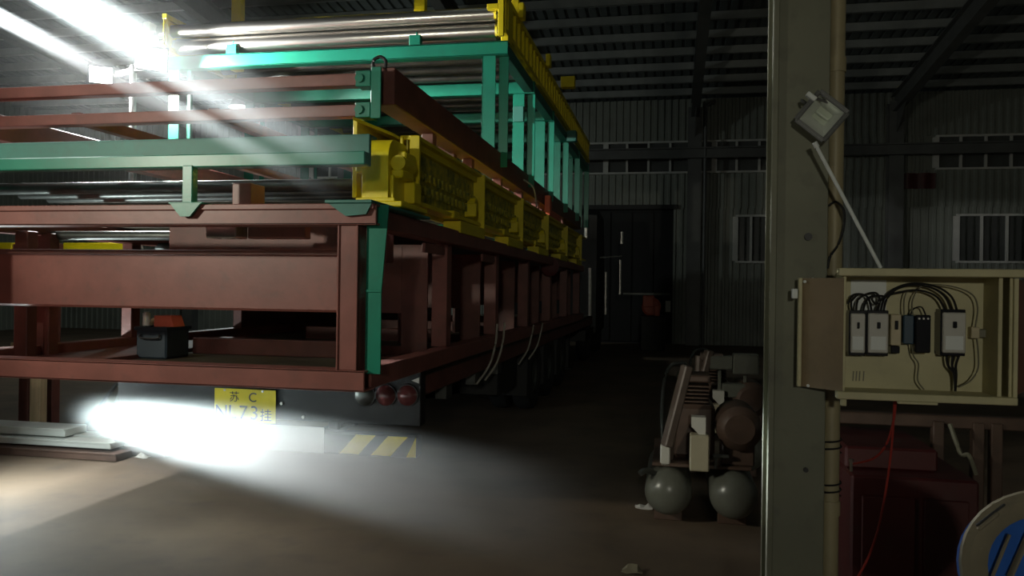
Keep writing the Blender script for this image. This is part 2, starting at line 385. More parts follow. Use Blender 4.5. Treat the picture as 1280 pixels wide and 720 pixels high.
# ------------------------------------------------------------------ tier 1: red oxide base frame
X1L = -4.76
bf = thing('base_frame', 'red oxide steel machine frame resting on the trailer bed', 'machine frame', (-3.2, 10, 1.03))
def chan(x0, x1, y0, y1, z0, z1, m, parent, name='beam', t=.012, face=-1):
    """channel lying along X with its web towards the camera"""
    b = B().box(x0, x1, y0, y0 + t * 1.5, z0, z1, .004).box(x0, x1, y0, y1, z1 - t, z1, .003).box(x0, x1, y0, y1, z0, z0 + t, .003)
    return b.build(name, m, parent)
zA = at(440, 490, 4.24).z; zB = at(440, 463.5, 4.24).z; zC = at(433, 281, 4.24).z; zD = at(433, 255, 4.24).z
xp0, xp1, xe = at(420, 350, 4.24).x, at(446, 350, 4.24).x, at(455, 480, 4.24).x
chan(X1L, xe, 4.24, 4.40, zA, zB, M_RED, bf, 'lower_beam'); chan(X1L, xp1 + .11, 4.24, 4.40, zC, zD, M_RED, bf, 'upper_beam')
B().box(X1L, xp1 + .1, 4.225, 4.245, zD - .03, zD + .003, .004).build('flange', M_RED, bf)
B().box(xp0, xp1, 4.26, 4.275, zB, zC, .003).box(xp0, xp0 + .012, 4.25, 4.38, zB, zC, .003).box(xp1 - .012, xp1, 4.25, 4.38, zB, zC, .003).build('post', M_RED, bf)
B().box(X1L, X1L + .12, 4.25, 4.38, zB, zC).build('post', M_RED, bf)
for px, yy in ((25, 4.95), (53, 5.2)):
    x = at(px, 400, yy).x; B().box(x - .055, x + .055, yy, yy + .1, zB - .1, zC + .02).build('post', M_RED2, bf)
# wide box beam across
z0, z1 = at(200, 386, 4.8).z, at(200, 316, 4.8).z
B().box(X1L, -1.96, 4.8, 5.0, z0, z1, .015).build('box_beam', M_RED, bf)
B().box(X1L, -1.96, 4.77, 4.8, z1 - .012, z1 + .02, .004).build('flange', M_RED2, bf)
# inside shafts and plates
for y, z, r in ((5.3, 2.0, .035), (6.6, 1.98, .04), (8.6, 1.9, .06)): B().cyl((X1L + .1, y, z), (-2.2, y, z), r).build('shaft', M_DSTEEL, bf)
B().box(X1L + .05, -1.9, 4.42, 15.4, 1.035, 1.07, .003).build('floor_plate', M_DECK, bf)
B().box(X1L + .05, -4.0, 4.5, 7.6, 1.07, 1.10, .003).build('floor_plate', M_RED2, bf)
for k in range(4): B().box(-3.9, -2.3, 6.0 + k * 2.1, 6.12 + k * 2.1, 1.07, 1.2, .004).build('floor_rib', M_RED2, bf)
q = at(281, 289, 4.6); B().box(q.x - .105, q.x + .105, 4.55, 4.7, q.z - .045, q.z + .045, .008).build('bearing_block', M_STEEL, bf, 'small bare steel block under the top beam')
q = at(350, 290, 4.75); B().box(q.x - .2, q.x + .2, 4.7, 4.78, q.z - .045, q.z + .045, .006).build('bearing_plate', M_RED, bf)
B().box(-3.55, -1.9, 5.15, 5.3, zD - .30, zD - .02, .01).build('cross_plate', M_RED2, bf)
B().box(X1L + .02, X1L + .04, 8.2, 15.7, zB, zC, .003).build('light_block_panel', M_RED2, bf)  # added to keep the mast light out of the frame's inside
# right side: rails, posts, bulkheads
B().box(xe - .16, xe - .02, 4.4, 15.8, zA, zB, .006).build('side_rail', M_RED, bf)
B().box(xe - .16, xe - .02, 4.4, 15.8, zC, zD, .006).build('side_rail', M_RED, bf)
B().box(X1L, X1L + .12, 4.4, 15.8, zA, zB, .006).build('side_rail', M_RED, bf)
B().box(X1L, X1L + .12, 4.4, 15.8, zC, zD, .006).build('side_rail', M_RED, bf)
bh = [(-2.17, -1.95, 1.1, zC), (-2.62, -2.17, 1.43, zC), (-2.62, -2.17, 1.08, 1.16)]
for k, y in enumerate((6.22, 8.05, 9.9, 11.8, 13.7, 15.6)):
    B().box(-1.90, -1.775, y - .012, y, zB, zC, .002).box(-1.79, -1.775, y, y + .12, zB, zC, .002).box(-1.90, -1.885, y, y + .12, zB, zC, .002).build('side_post', M_RED, bf)
    for (a, c, e, f_) in bh: B().box(a, c, y + .03, y + .05, e, f_, .002).build('bulkhead_plate', M_RED2, bf)
    B().box(X1L + .02, X1L + .12, y, y + .12, zB, zC).build('side_post', M_RED2, bf)
    if k in (0, 1): B().box(-1.80, -1.775, y - .6, y - .1, zC - .09, zC - .02, .003).build('gusset', M_RED, bf)
B().lathe((-1.76, 11.6, 1.97), (.6, -1, 0), [(0, .14), (.012, .14), (.02, .1), (.02, 0)], 20).build('red_disc', M_LRED, bf, 'round red reflector disc')
# inner vertical panels catching light
for y in (7.1, 9.0): B().box(-2.5, -2.47, y, y + .7, 1.12, 1.95, .003).build('inner_plate', M_RED2, bf)
B().box(-2.62, -1.92, 6.05, 6.2, 1.05, 1.09, .003).build('floor_plate', M_RED, bf)

# ------------------------------------------------------------------ tier 2: chain conveyor, green cross frame and yellow sides
cv = thing('chain_conveyor', 'green conveyor bed with a long yellow mottled chain side, on the red base frame', 'conveyor', (-3.4, 10, 2.1))
X2L = -5.3
Y2 = 4.30
zl, zm, zt = at(235, 209, Y2).z, at(235, 193, Y2).z, at(235, 170, Y2).z
xg = at(456, 200, Y2).x
B().box(X2L, xg, Y2 + .07, Y2 + .1, zl, zt, .004).box(X2L, xg, Y2 + .07, Y2 + .19, zt - .015, zt, .003).build('cross_channel', M_TEAL, cv)
B().box(X2L, xg, Y2, Y2 + .08, zl, zm, .006).build('cross_tube', M_GRN, cv)
q = at(235, 230, Y2)
B().box(q.x - .034, q.x + .034, Y2 - .01, Y2 + .05, zD, zl + .01, .005).build('leg', M_GRN, cv)
q = at(231, 260, 4.2)
B().prism([(q.x - .10, 4.20, zD + .008), (q.x + .10, 4.20, zD + .008), (q.x + .03, 4.20, zD - .07), (q.x - .03, 4.20, zD - .07)], (0, .02, 0)).box(q.x - .11, q.x + .11, 4.2, 4.38, zD + .004, zD + .014, .003).build('clip_plate', M_GRN, cv)
for x in (X2L,): B().box(x, x + .1, Y2 + .1, 5.1, zl, zl + .1, .005).build('side_tube', M_GRN, cv)
q = at(310, 235, 4.7); B().box(q.x - .065, q.x + .065, 4.62, 4.8, zD, zD + .18, .006).build('stop_block', M_RED, cv)
# right front leg: tapering gusset leg
xl0, xl1, xl2 = at(457, 400, 4.30).x, at(476, 400, 4.30).x, at(486, 265, 4.30).x
g = [(xl0, zD), (xl2, zD), (xl1, 1.62), (xl1, zB - .02), (xl0, zB - .02), (xl0, 1.62)]
B().prism([(p[0], 4.30, p[1]) for p in g], (0, .012, 0)).box(xl0, xl0 + .012, 4.30, 4.40, zB - .02, zD, .002).box(xl0, xl1 + .004, 4.292, 4.305, 1.615, 1.63, .001).build('leg', M_GRN, cv)
B().prism([(-1.92, 4.215, zD + .012), (-1.64, 4.215, zD + .012), (-1.68, 4.215, zD - .06), (-1.80, 4.215, zD - .07)], (0, .02, 0)).box(-1.92, -1.64, 4.2, 5.3, zD + .002, zD + .02, .003).build('foot_plate', M_TEAL, cv)
# rollers across
rm = B().cyl((X2L + .1, 0, 0), (-2.02, 0, 0), .045, 12).mesh('roller', M_DSTEEL, Vector((-3.4, 0, 0)))
for k in range(30): link_mesh('roller', rm, cv, (0, 5.3 + k * .30 - 10, .26))
for y in (7.3, 9.6, 12, 14.4): B().box(X2L, -2.0, y, y + .1, 2.12, 2.24, .005).build('cross_tube', M_GRN, cv)
B().box(X2L, -2.0, 6.0, 16.0, 2.115, 2.13, .003).build('light_block_pan', M_DECK, cv)  # pan added to block lamp light from the tubes beneath
# yellow side
XF = -1.75; ys = (5.25, 7.15, 9.09, 11.04, 13.1, 15.2)
zy0, zy1 = 2.23, 2.66
B().box(XF - .10, XF + .03, ys[0], 16.2, zy1, zy1 + .03, .004).build('top_flange', M_YEL, cv)
B().box(XF - .10, XF + .03, ys[0], 16.2, zy0 - .02, zy0 + .012, .004).build('bottom_flange', M_YEL, cv)
B().prism([(XF - .30, 4.9, zy1 + .09), (XF - .30, 16.2, zy1 + .09), (XF - .12, 16.2, zy1 + .03), (XF - .12, 5.15, zy1 + .03)], (0, 0, -.02)).build('sloping_cover', M_YEL, cv)
B().box(XF - .32, XF - .29, 4.95, 16.2, zy0, zy1 + .09, .003).build('inner_side', M_YEL, cv)
for k in range(len(ys) - 1):
    a, c = ys[k], ys[k + 1]
    B().box(XF - .055, XF - .045, a, c, zy0, zy1, .0).build('chain_panel', M_MOT, cv, 'olive mottled panel with oily chain pattern')
    B().box(XF - .05, XF - .01, a + .04, c - .04, zy1 - .05, zy1, .004).build('panel_strip', M_YEL, cv)
    b = B()
    nn = 16
    for i in range(nn):
        y = a + .12 + i * (c - a - .24) / (nn - 1)
        for zz in (zy0 + .12, zy0 + .22):
            b.cyl((XF - .05, y + (.04 if zz > zy0 + .2 else 0), zz), (XF - .02, y + (.04 if zz > zy0 + .2 else 0), zz), .035, 8)
    b.build('chain', M_MOT, cv)
    B().box(XF - .06, XF + .06, c - .03, c, zy0 - .13, zy1 + .02, .003).build('bracket', M_YEL, cv)
    B().box(XF - .09, XF + .06, c - .85, c, zy0 - .135, zy0 - .04, .004).build('foot', M_YEL, cv)
    B().box(XF - .06, XF + .06, c - .34, c - .31, zy0 + .04, zy0 + .16, .01).cyl((XF - .04, c - .22, zy0 + .17), (XF + .03, c - .22, zy0 + .17), .05, 12).build('bearing', M_YEL, cv)
    B().box(XF - .05, XF + .05, c - 1.02, c - .85, zy0 - .03, zy0 + .03, .008).build('lug', M_YEL, cv)
# first bracket and drive guard
B().box(XF - .02, XF + .05, ys[0] - .03, ys[0], zy0 - .03, zy1 + .02, .003).box(XF - .09, XF - .07, ys[0] - .03, ys[0], zy0 - .03, zy1 + .02, .003).build('bracket', M_YEL, cv)
gx0, gx1, gy0, gy1 = -1.925, -1.775, 4.82, 5.16
pr = []
zt_, zb_ = 2.60, 2.205
for k in range(9):
    a = math.pi / 2 * k / 8; pr.append((gx0, gy0 + .13 - .13 * math.cos(a) , zt_ - .13 + .13 * math.sin(a)))
pr += [(gx0, gy1, zt_), (gx0, gy1, zb_), (gx0, gy0, zb_)]
B().prism(pr, (gx1 - gx0, 0, 0)).build('drive_guard', M_YEL, cv, 'rounded bright yellow drive guard')
B().box(-2.02, -1.66, 4.76, 5.3, 2.15, 2.185, .006).box(-1.98, -1.72, 4.79, 5.2, 2.185, 2.21, .004).build('base_plate', M_YEL, cv)
B().box(gx0 - .035, gx0 - .005, 4.84, 5.1, 2.2, 2.40, .004).box(gx0 - .09, gx0 - .005, 4.86, 5.08, 2.38, 2.43, .01).prism([(gx0 - .075, 4.9, 2.43), (gx0 - .01, 4.9, 2.43), (gx0 - .01, 4.9, 2.53)], (0, .15, 0)).build('guard_ear', M_YEL, cv)
B().box(gx1 + .005, gx1 + .03, 4.84, 5.1, 2.2, 2.36, .004).box(gx1 + .005, gx1 + .085, 4.86, 5.08, 2.345, 2.40, .01).cyl((gx1 + .05, 4.86, 2.44), (gx1 + .05, 5.1, 2.44), .05, 14).box(gx1 + .03, gx1 + .09, 4.9, 5.1, 2.43, 2.52, .01).build('guard_ear', M_YEL, cv)
B().box(gx1 + .02, gx1 + .10, 5.05, 5.2, 2.2, 2.34, .006).build('terminal_box', M_YEL, cv)

# ------------------------------------------------------------------ tier 3: red frame
rf = thing('upper_red_frame', 'dark red oxide frame stacked above the yellow conveyor side', 'machine frame', (-3.5, 10, 2.69))
X3L = -5.3
za0, za1 = at(430, 107, 4.97).z, at(430, 92, 4.97).z; zb0_, zb1_ = at(430, 145.5, 4.97).z, at(430, 131, 4.97).z
for (a, c) in ((za0, za1), (zb0_, zb1_)):
    bmx = chan(X3L, -2.06, 4.97, 5.06, a, c, M_RED, rf, 'end_beam')
    B().box(-2.06, -1.955, 4.955, 5.07, a - .012, c + .012, .004).cyl((-2.03, 4.94, (a + c) / 2), (-2.03, 4.96, (a + c) / 2), .03, 8).build('coupling', M_GRN, bmx)
zp1 = at(467, 84, 4.97).z
pt = B().box(-1.955, -1.885, 4.96, 4.975, 2.75, zp1, .003).box(-1.955, -1.943, 4.97, 5.06, 2.75, zp1, .002).build('corner_post', M_GRN, rf, 'green corner post with a black hook')
B().tube([(-1.95, 5.0, zp1), (-1.955, 5.0, zp1 + .05), (-1.91, 5.0, zp1 + .075), (-1.87, 5.0, zp1 + .05), (-1.87, 5.0, zp1)], .012).build('hook', M_BLACK, pt)
B().box(-1.99, -1.83, 5.07, 16.2, 2.86, 3.11, .006).build('side_beam', M_RED2, rf)
B().box(X3L, X3L + .14, 5.07, 16.2, 2.75, 2.95, .006).build('side_beam', M_RED2, rf)
for k, y in enumerate((6.05, 7.3, 8.6, 9.85, 11.1, 12.4, 13.7)):
    B().box(-1.955, -1.86, y, y + .1, 2.69, 2.87, .004).build('stub_post', M_RED, rf)
for y in (7.0, 9.5, 12., 14.5): B().box(X3L, -1.95, y, y + .1, 2.80, 2.93, .005).build('cross_beam', M_RED2, rf)
for x in (-3.2, -4.3): B().box(x, x + .08, 5.07, 15, 2.80, 2.88, .004).build('inner_beam', M_RED2, rf)
q = at(610, 208, 8.2)
orp = B().box(-1.80, -1.74, 11.4, 12.6, 2.70, 2.80).build('latch_bar', M_ORANGE, rf); B().box(-1.80, -1.72, 11.3, 11.45, 2.74, 2.98).build('latch_head', M_ORANGE, orp)

# ------------------------------------------------------------------ tier 4 + 5: green portal frame with rollers and yellow ladder rails
X4L, X4R = -5.80, -1.75
gf = thing('roller_table', 'tall green portal frame with steel rollers and yellow ladder rails on top of the stack', 'roller table', (-3.8, 12, 2.95))
zg0, zg1 = 4.14, 4.29
gy = (8.35, 10.05, 11.75, 13.45, 15.15, 16.85)
for k, y in enumerate(gy):
    B().box(X4L, X4R, y, y + .02, zg0, zg1, .004).box(X4L, X4R, y, y + .12, zg1 - .015, zg1, .003).box(X4L, X4R, y, y + .12, zg0, zg0 + .015, .003).build('portal_beam', M_GRN, gf)
    for (a, c, e) in ((-2.035, -1.885, .0), (-1.86, -1.755, .06)):
        B().box(a, c, y + .02 + e, y + .035 + e, 2.95, zg0, .002).box(a, a + .012, y + .02 + e, y + .13 + e, 2.95, zg0, .002).build('post', M_GRN, gf)
    for (a, c, e) in ((-5.80, -5.66, .0), (-5.60, -5.55, .06)):
        B().box(a, c, y + .02 + e, y + .035 + e, 2.75, zg0, .002).box(a, a + .012, y + .02 + e, y + .13 + e, 2.75, zg0, .002).build('post', M_GRN, gf)
    if k == 1: B().box(-2.03, -1.89, y + .0, y + .02, 3.78, 3.98, .006).build('junction_plate', M_TEAL, gf)
for x in (X4L, X4R - .16): B().box(x + .02, x + .14, gy[0] + .1, 17, zg0 + .01, zg1 - .01, .005).build('long_beam', M_TEAL, gf)
B().box(X4L + .02, X4L + .14, gy[0], 17, 2.76, 2.86, .005).build('long_beam', M_GRN, gf)
for px in (290, 519):
    q = at(px, 50, 8.4); lg = B().box(q.x - .065, q.x + .065, 8.38, 8.46, zg1, zg1 + .12, .006).build('lug', M_GRN, gf)
    B().cyl((q.x + .015, 8.42, zg1 + .12), (q.x + .015, 8.42, zg1 + .16), .018, 8).build('bolt', M_GRN, lg)
rm2 = B().cyl((X4L + .18, 0, 0), (X4R - .18, 0, 0), .06, 12).mesh('roller', M_DSTEEL, Vector((-3.8, 0, 0)))
for k in range(22): link_mesh('roller', rm2, gf, (0, 8.85 + k * .38 - 12, 4.36 - 2.95))
xr0, xr1 = at(200, 35, 8.45).x, at(622, 20, 8.45).x
for z, r, y in ((4.60, .075, 8.42), (4.44, .095, 8.5)):
    b_ = B().lathe((xr0, y, z), (1, 0, 0), [(0, 0), (0, r * .8), (.02, r), (xr1 - xr0 - .02, r), (xr1 - xr0, r * .8), (xr1 - xr0, 0)], 28).build('steel_roller', M_STEEL, gf, 'long bare steel roller')
    B().cyl((xr0 - .12, y, z), (xr1 + .12, y, z), .03, 12).build('roller_shaft', M_DSTEEL, b_)
for x in (xr0 - .16, xr1 + .06):
    B().box(x, x + .08, 8.36, 8.56, zg1, 4.72, .006).build('bearing_stand', M_YEL if x > -3 else M_WHITE, gf)  # left stand coloured white for the lamp glare on it
def rail(x, pitch, y0, y1, name):
    rl = B().box(x - .03, x + .03, y0, y1, 4.70, 4.76, .004).box(x - .03, x + .03, y0, y1, 4.34, 4.40, .004).build(name, M_YEL, gf)
    sm = B().box(-.025, .025, -.02, .02, 4.40, 4.70, .003).mesh('slat', M_YEL, Vector((0, 0, 2.95)))
    k = 0; y = y0 + .05
    while y < y1 and k < 60:
        link_mesh('slat', sm, rl, (x + 3.8, y - 12, 0)); y += pitch; k += 1
    B().box(x - .012, x - .004, y0, y1, 4.40, 4.70, 0).build('backing_plate', M_YEL, rl)
    return rl
rail(X4R - .03, .26, 8.25, 17.0, 'ladder_rail'); rail(X4L + .02, .15, 8.25, 17.0, 'ladder_rail')
B().box(X4R - .08, X4R - .02, 8.2, 8.25, 4.3, 5.0, .004).box(X4R - .20, X4R - .08, 8.2, 8.26, 4.58, 4.64, .004).build('end_post', M_YEL, gf)
for (y, z) in ((8.9, 4.72), (10.9, 4.72), (12.4, 4.8)): B().box(X4R, X4R + (.22 if y > 12 else .06), y, y + .15, z, z + .17, .008).build('side_box', M_YEL, gf)
B().box(X4R, X4R + .16, 13.2, 13.35, 4.1, 4.28, .008).build('side_box', M_TEAL, gf)
for px in (295, 524):
    q = at(px, 10, 9.0); B().box(q.x - .065, q.x + .065, 9.0, 9.1, zg1 if px < 400 else 4.86, 5.4, .005).build('top_post', M_YEL, gf)
B().box(X4L, X4R, 9.0, 9.1, 5.3, 5.42, .005).build('top_bar', M_YEL, gf)
for x in (X4R - .1,): B().box(x, x + .08, 9.0, 9.1, 4.76, 5.32, .004).build('top_post', M_YEL, gf)

# tie-down ropes over the trailer side
def rope(pts, label):
    single(B().tube(pts, .011, 6), 'tie_down_rope', M_ROPE, label, 'rope', 'tie down ropes on the trailer side')
for k, y in enumerate((7.6, 7.95, 9.7, 10.4)):
    rope([(-1.66, y, 1.30 if k < 2 else 1.2), (-1.68, y + .02, 1.1), (-1.71, y - .12, .9), (-1.79, y - .28, .74)], 'thin pale rope of the pair hanging over the rail nearest the tail lights' if k < 2 else 'thin pale rope of the pair hanging over the rail above the wheels')
rope([(-1.83, 9.8, 3.0), (-1.70, 9.75, 2.9), (-1.68, 9.9, 2.72), (-1.70, 10.0, 2.68)], 'thin pale strap looped from the dark red side beam to the yellow rail')

# things lying in the base frame
def crate(px0, px1, py0, Y, name, m, label, cat, h=None):
    a, c = at(px0, py0, Y), at(px1, py0, Y); zb = 1.103 if a.x < -4.05 else 1.072
    b = B().box(a.x, c.x, Y, Y + .3, zb, a.z, .012); o = thing(name, label, cat, ((a.x + c.x) / 2, Y + .15, zb))
    b.build('body', m, o); B().box(a.x - .012, c.x + .012, Y - .012, Y + .312, a.z - .03, a.z, .004).build('lid', m, o)
    B().tube([(a.x + .05, Y - .01, a.z - .06), (a.x + .06, Y - .03, a.z - .085), (c.x - .06, Y - .03, a.z - .085), (c.x - .05, Y - .01, a.z - .06)], .008, 6, 3).build('handle', M_BLACK, o)
    return a.z, a.x, c.x
zc, xa, xb = crate(170, 208, 408, 5.45, 'tool_box', mat('dark blue tool box paint', (.02, .035, .05), .5, 0, .2, 5), 'dark blue tool box standing inside the red base frame', 'tool box')
b = B().prism([(xb - .14, 5.5, zc), (xb + .03, 5.5, zc), (xb, 5.5, zc + .085), (xb - .14, 5.5, zc + .085)], (0, .14, 0)); single(b, 'orange_tin', M_ORANGE, 'orange red tin with a slanted side on the dark blue tool box', 'tin')
single(B().cyl((xa + .01, 5.56, zc), (xa + .01, 5.56, zc + .10), .028, 14).cyl((xa + .01, 5.56, zc + .10), (xa + .01, 5.56, zc + .11), .02, 12), 'white_can', M_WHITE, 'pale spray can standing on the dark blue tool box', 'can')
single(B().tube([(xa + .06, 5.55, zc + .015), (xa + .09, 5.53, zc + .05), (xa + .13, 5.55, zc + .045), (xa + .16, 5.56, zc + .07), (xa + .18, 5.6, zc + .03), (xa + .12, 5.6, zc + .015), (xa + .08, 5.58, zc + .015)], .015, 7), 'rag_twist', M_TIMB, 'twisted pale rag beside the orange tin on the tool box', 'rag')

# ------------------------------------------------------------------ left of the trailer: rack, trestle, plank pile
rk = thing('storage_rack', 'dark red rack with a bright yellow top bar beyond the trailer', 'rack', (-6.5, 7.5, 0))
x0, x1, z_ = at(-70, 309, 7.5).x, at(171, 309, 7.5).x, at(100, 309, 7.5).z
B().box(at(83, 309, 7.5).x, x1, 7.45, 7.55, z_ - .045, z_ + .045, .006).build('top_bar', M_YEL, rk); B().box(x0, at(19, 309, 7.5).x, 7.45, 7.55, z_ - .045, z_ + .045, .006).build('top_bar', M_YEL, rk)
B().box(at(17, 309, 7.5).x, at(85, 309, 7.5).x, 7.47, 7.53, z_ - .03, z_ + .03, .006).build('joint_bar', M_RED2, rk)
B().prism([(x1 - .03, 7.44, z_ + .10), (x1 + .03, 7.44, z_ + .10), (x1 + .06, 7.44, z_ - .07), (x1 + .01, 7.44, z_ - .07)], (0, .1, 0)).build('end_clip', M_WHITE, rk)
for px in (-60, 30, 60):
    x = at(px, 400, 7.55).x; B().box(x - .06, x + .06, 7.55, 7.67, 0, z_ + .05, .005).build('post', M_RED2, rk)
ts = thing('timber_trestle', 'pale timber trestle standing behind the plank pile', 'trestle', (-5.6, 7.35, 0))
for px in (48, 180):
    x = at(px, 500, 7.3).x; B().box(x - .065, x + .065, 7.25, 7.35, 0, .9, .006).build('leg', M_TIMB, ts)
B().box(at(20, 460, 7.3).x, at(205, 460, 7.3).x, 7.22, 7.38, .9, 1.0, .006).build('top_rail', M_TIMB, ts)
# planks
def plank(x0, x1, y0, y1, z0, z1, m, label, grp, rz=0):
    b = B().box(x0, x1, y0, y1, z0, z1, .006).box(x0, x1, y0 - .01, y0 + .004, z1 - .012, z1 + .002, .001)
    o = single(b, 'steel_plank', m, label, 'plank', grp); return o
g_ = 'planks in the low pile beside the trailer'
xq = lambda px, Y: at(px, 560, Y).x
plank(xq(-80, 6.55), xq(150, 6.55), 6.5, 6.72, 0, .07, M_DPLK, 'dark rusty plank lying lowest at the front of the pile', g_)
plank(xq(-80, 6.75), xq(205, 6.75), 6.76, 7.0, 0, .09, M_DPLK, 'longer dark rusty plank lying lowest at the back of the pile', g_)
plank(xq(-80, 6.6), xq(140, 6.6), 6.58, 6.78, .092, .15, M_PLK, 'pale galvanised plank lying on the dark planks at the front', g_)
plank(xq(-80, 6.8), xq(150, 6.8), 6.82, 7.02, .092, .16, M_PLK, 'pale galvanised plank lying on the dark planks behind', g_)
plank(xq(-80, 6.8), xq(92, 6.8), 6.68, 6.98, .162, .235, M_PLK, 'short pale plank on top of the pile', g_)
def scrap(px, py, name, label, m=M_PAPER, s=.06, cat='paper'):
    Y = CAMZ / ((py - 360 + (640 - px) * .014) / FPX)
    for _ in range(6):
        q = at(px, py, Y); Y *= 1 + (q.z) * .35
    q = at(px, py, Y); b = B(); rng = random.Random(px)
    V = [[b.bm.verts.new((q.x + (i - 2) * s * .5 * (1 + .3 * rng.random()), q.y + (j - 1.5) * s * .5, .004 + s * rng.random() * (.95 if (0 < i < 4 and 0 < j < 3) else .2))) for j in range(4)] for i in range(5)]
    for i in range(4):
        for j in range(3): b.bm.faces.new((V[i][j], V[i + 1][j], V[i + 1][j + 1], V[i][j + 1]))
    ext = bmesh.ops.extrude_face_region(b.bm, geom=list(b.bm.faces)); vs = [v for v in ext['geom'] if isinstance(v, bmesh.types.BMVert)]
    bmesh.ops.translate(b.bm, verts=vs, vec=(0, 0, .004))
    single(b, name, m, label, cat)
scrap(805, 636, 'paper_scrap', 'crumpled white paper scrap on the floor beside the compressor tank', s=.055)
scrap(790, 716, 'paper_scrap', 'flat dirty paper scrap on the open floor left of the column', M_TAN, s=.05)
scrap(178, 573, 'paper_scrap', 'small white paper scrap at the end of the plank pile', s=.05)

# ------------------------------------------------------------------ shed column with pipe, lamp and cabinet
YC = 3.5
cx0, cx1 = at(966, 360, YC).x, at(1034, 360, YC).x
cl = thing('steel_column', 'pale green painted steel column carrying the open cabinet', 'column', ((cx0 + cx1) / 2, YC + .15, 0))
B().box(cx0, cx1, YC, YC + .012, 0, zroof(YC) - .55, .003).build('front_flange', M_COLM, cl)
B().box((cx0 + cx1) / 2 - .006, (cx0 + cx1) / 2 + .006, YC + .012, YC + .30, 0, zroof(YC) - .55, 0).build('web', M_COLM, cl)
B().box(cx0, cx1, YC + .30, YC + .312, 0, zroof(YC) - .55, .003).build('back_flange', M_COLM, cl)
B().box(cx0 - .015, cx0 + .012, YC - .02, YC, 0, zroof(YC) - .55, .004).build('edge_angle', M_COLM, cl)
B().box(cx0 - .06, cx1 + .06, YC - .08, YC + .4, 0, .025, .004).build('base_plate', M_COLM, cl)
for (px, py, r) in ((1010, 296, .016), (1007, 587, .010)):
    q = at(px, py, YC); B().cyl((q.x, YC - .012, q.z), (q.x, YC + .002, q.z), r, 10).build('bolt', M_BLACK, cl)
pp = thing('wall_pipe', 'cream painted pipe running up the side of the column', 'pipe', (at(1040, 360, YC + .05).x, YC + .05, 0))
xp = at(1041, 360, YC + .05).x
B().cyl((xp, YC + .05, 0), (xp, YC + .05, zroof(YC) - .1), .036, 18).build('tube', M_PIPE, pp)
for z in (.75, 1.25, 2.6, 4.2): B().cyl((xp, YC + .05, z - .03), (xp, YC + .05, z + .03), .041, 18).box(xp - .06, xp, YC + .04, YC + .06, z - .015, z + .015, .002).build('clamp', M_PIPE, pp)
b = B()
q = at(1040, 275, YC); 
single(B().tube([(xp - .03, YC - .0, q.z + .06), (xp + .0, YC + .005, q.z + .075), (xp + .03, YC + .005, q.z + .04), (xp + .03, YC, q.z - .03), (xp + .01, YC, q.z - .10), (xp - .02, YC + .0, q.z - .15), (xp - .03, YC, q.z - .2)], .005, 6), 'cable_loop', M_WBLK, 'thin black cable loop around the cream pipe above the cabinet', 'cable')
for z, lab in ((.98, 'black wire tie wound round the pipe just under the cabinet'), (.80, 'lower dark wire tie wound round the cream pipe')):
    b = B(); n = 22; pts = [(xp + .042 * math.cos(k * .75), YC + .05 + .042 * math.sin(k * .75), z + .0035 * k) for k in range(n)]
    single(b.tube(pts, .004, 5, 2), 'wire_tie', M_WBLK, lab, 'wire')

# unlit floodlight hanging on the column
q = at(1027, 145, YC - .10)
fl = thing('flood_light', 'small unlit grey floodlight hanging askew on the column', 'lamp', q)
Rf = Matrix.Rotation(R(-12), 3, 'Z') @ Matrix.Rotation(R(12), 3, 'X') @ Matrix.Rotation(R(41), 3, 'Y')
def F(u, v, d): return q + Rf @ Vector((u, d, v))
def fpoly(b, pts):
    b.bm.faces.new([b.bm.verts.new(p) for p in pts])
a_, c_, hh, h2 = .070, .070, .032, .027
frm = B()
for (u0, v0, u1, v1) in ((-a_, -c_, a_, -c_), (a_, -c_, a_, c_), (a_, c_, -a_, c_), (-a_, c_, -a_, -c_)):
    frm.bar(F(u0, v0, 0), F(u1, v1, 0), .007, .02, .002)
frm.build('housing_rim', M_FRAME, fl)
b = B(); O = [(-a_, -c_), (a_, -c_), (a_, c_), (-a_, c_)]; I = [(-hh, -h2), (hh, -h2), (hh, h2), (-hh, h2)]
for k in range(4):
    k2 = (k + 1) % 4; fpoly(b, [F(*O[k], -.004), F(*O[k2], -.004), F(*I[k2], .05), F(*I[k], .05)])
b.build('reflector', M_REFL, fl)
b = B(); fpoly(b, [F(*p, .049) for p in I]); b.bm.faces.ensure_lookup_table(); b.bar(F(-.03, 0, .045), F(.03, 0, .045), .012, .012).build('lamp_tube', M_LGLASS, fl)
b = B(); b.prism([F(*p, .052) for p in [(-a_ * .8, -c_ * .8), (a_ * .8, -c_ * .8), (a_ * .8, c_ * .8), (-a_ * .8, c_ * .8)]], Rf @ Vector((0, .02, 0))).build('back_cover', M_FRAME, fl)
fb = at(1014, 121, YC - .11); fu = Rf @ Vector((.022, 0, 0)); b = B().bar(fb - fu, fb + fu, .028, .02, .003); b.build('ballast_box', M_LABEL, fl, 'small white block at the top corner')
b = B().tube([F(-.09, 0, .02), F(-.1, .0, .06), F(0, 0, .10)], .006, 6).tube([fb, (fb + F(0, .06, .03)) / 2, F(0, .06, .03)], .006, 6); b.build('bracket', M_FRAME, fl)
ra, rc = at(1018, 178, YC - .12), at(1101, 335, YC - .12)
single(B().cyl(ra, rc, .0075, 10).cyl(ra, ra + (rc - ra) * .04, .011, 10), 'conduit_rod', M_LABEL, 'thin white rod leaning from the floodlight down to the cabinet top', 'rod')

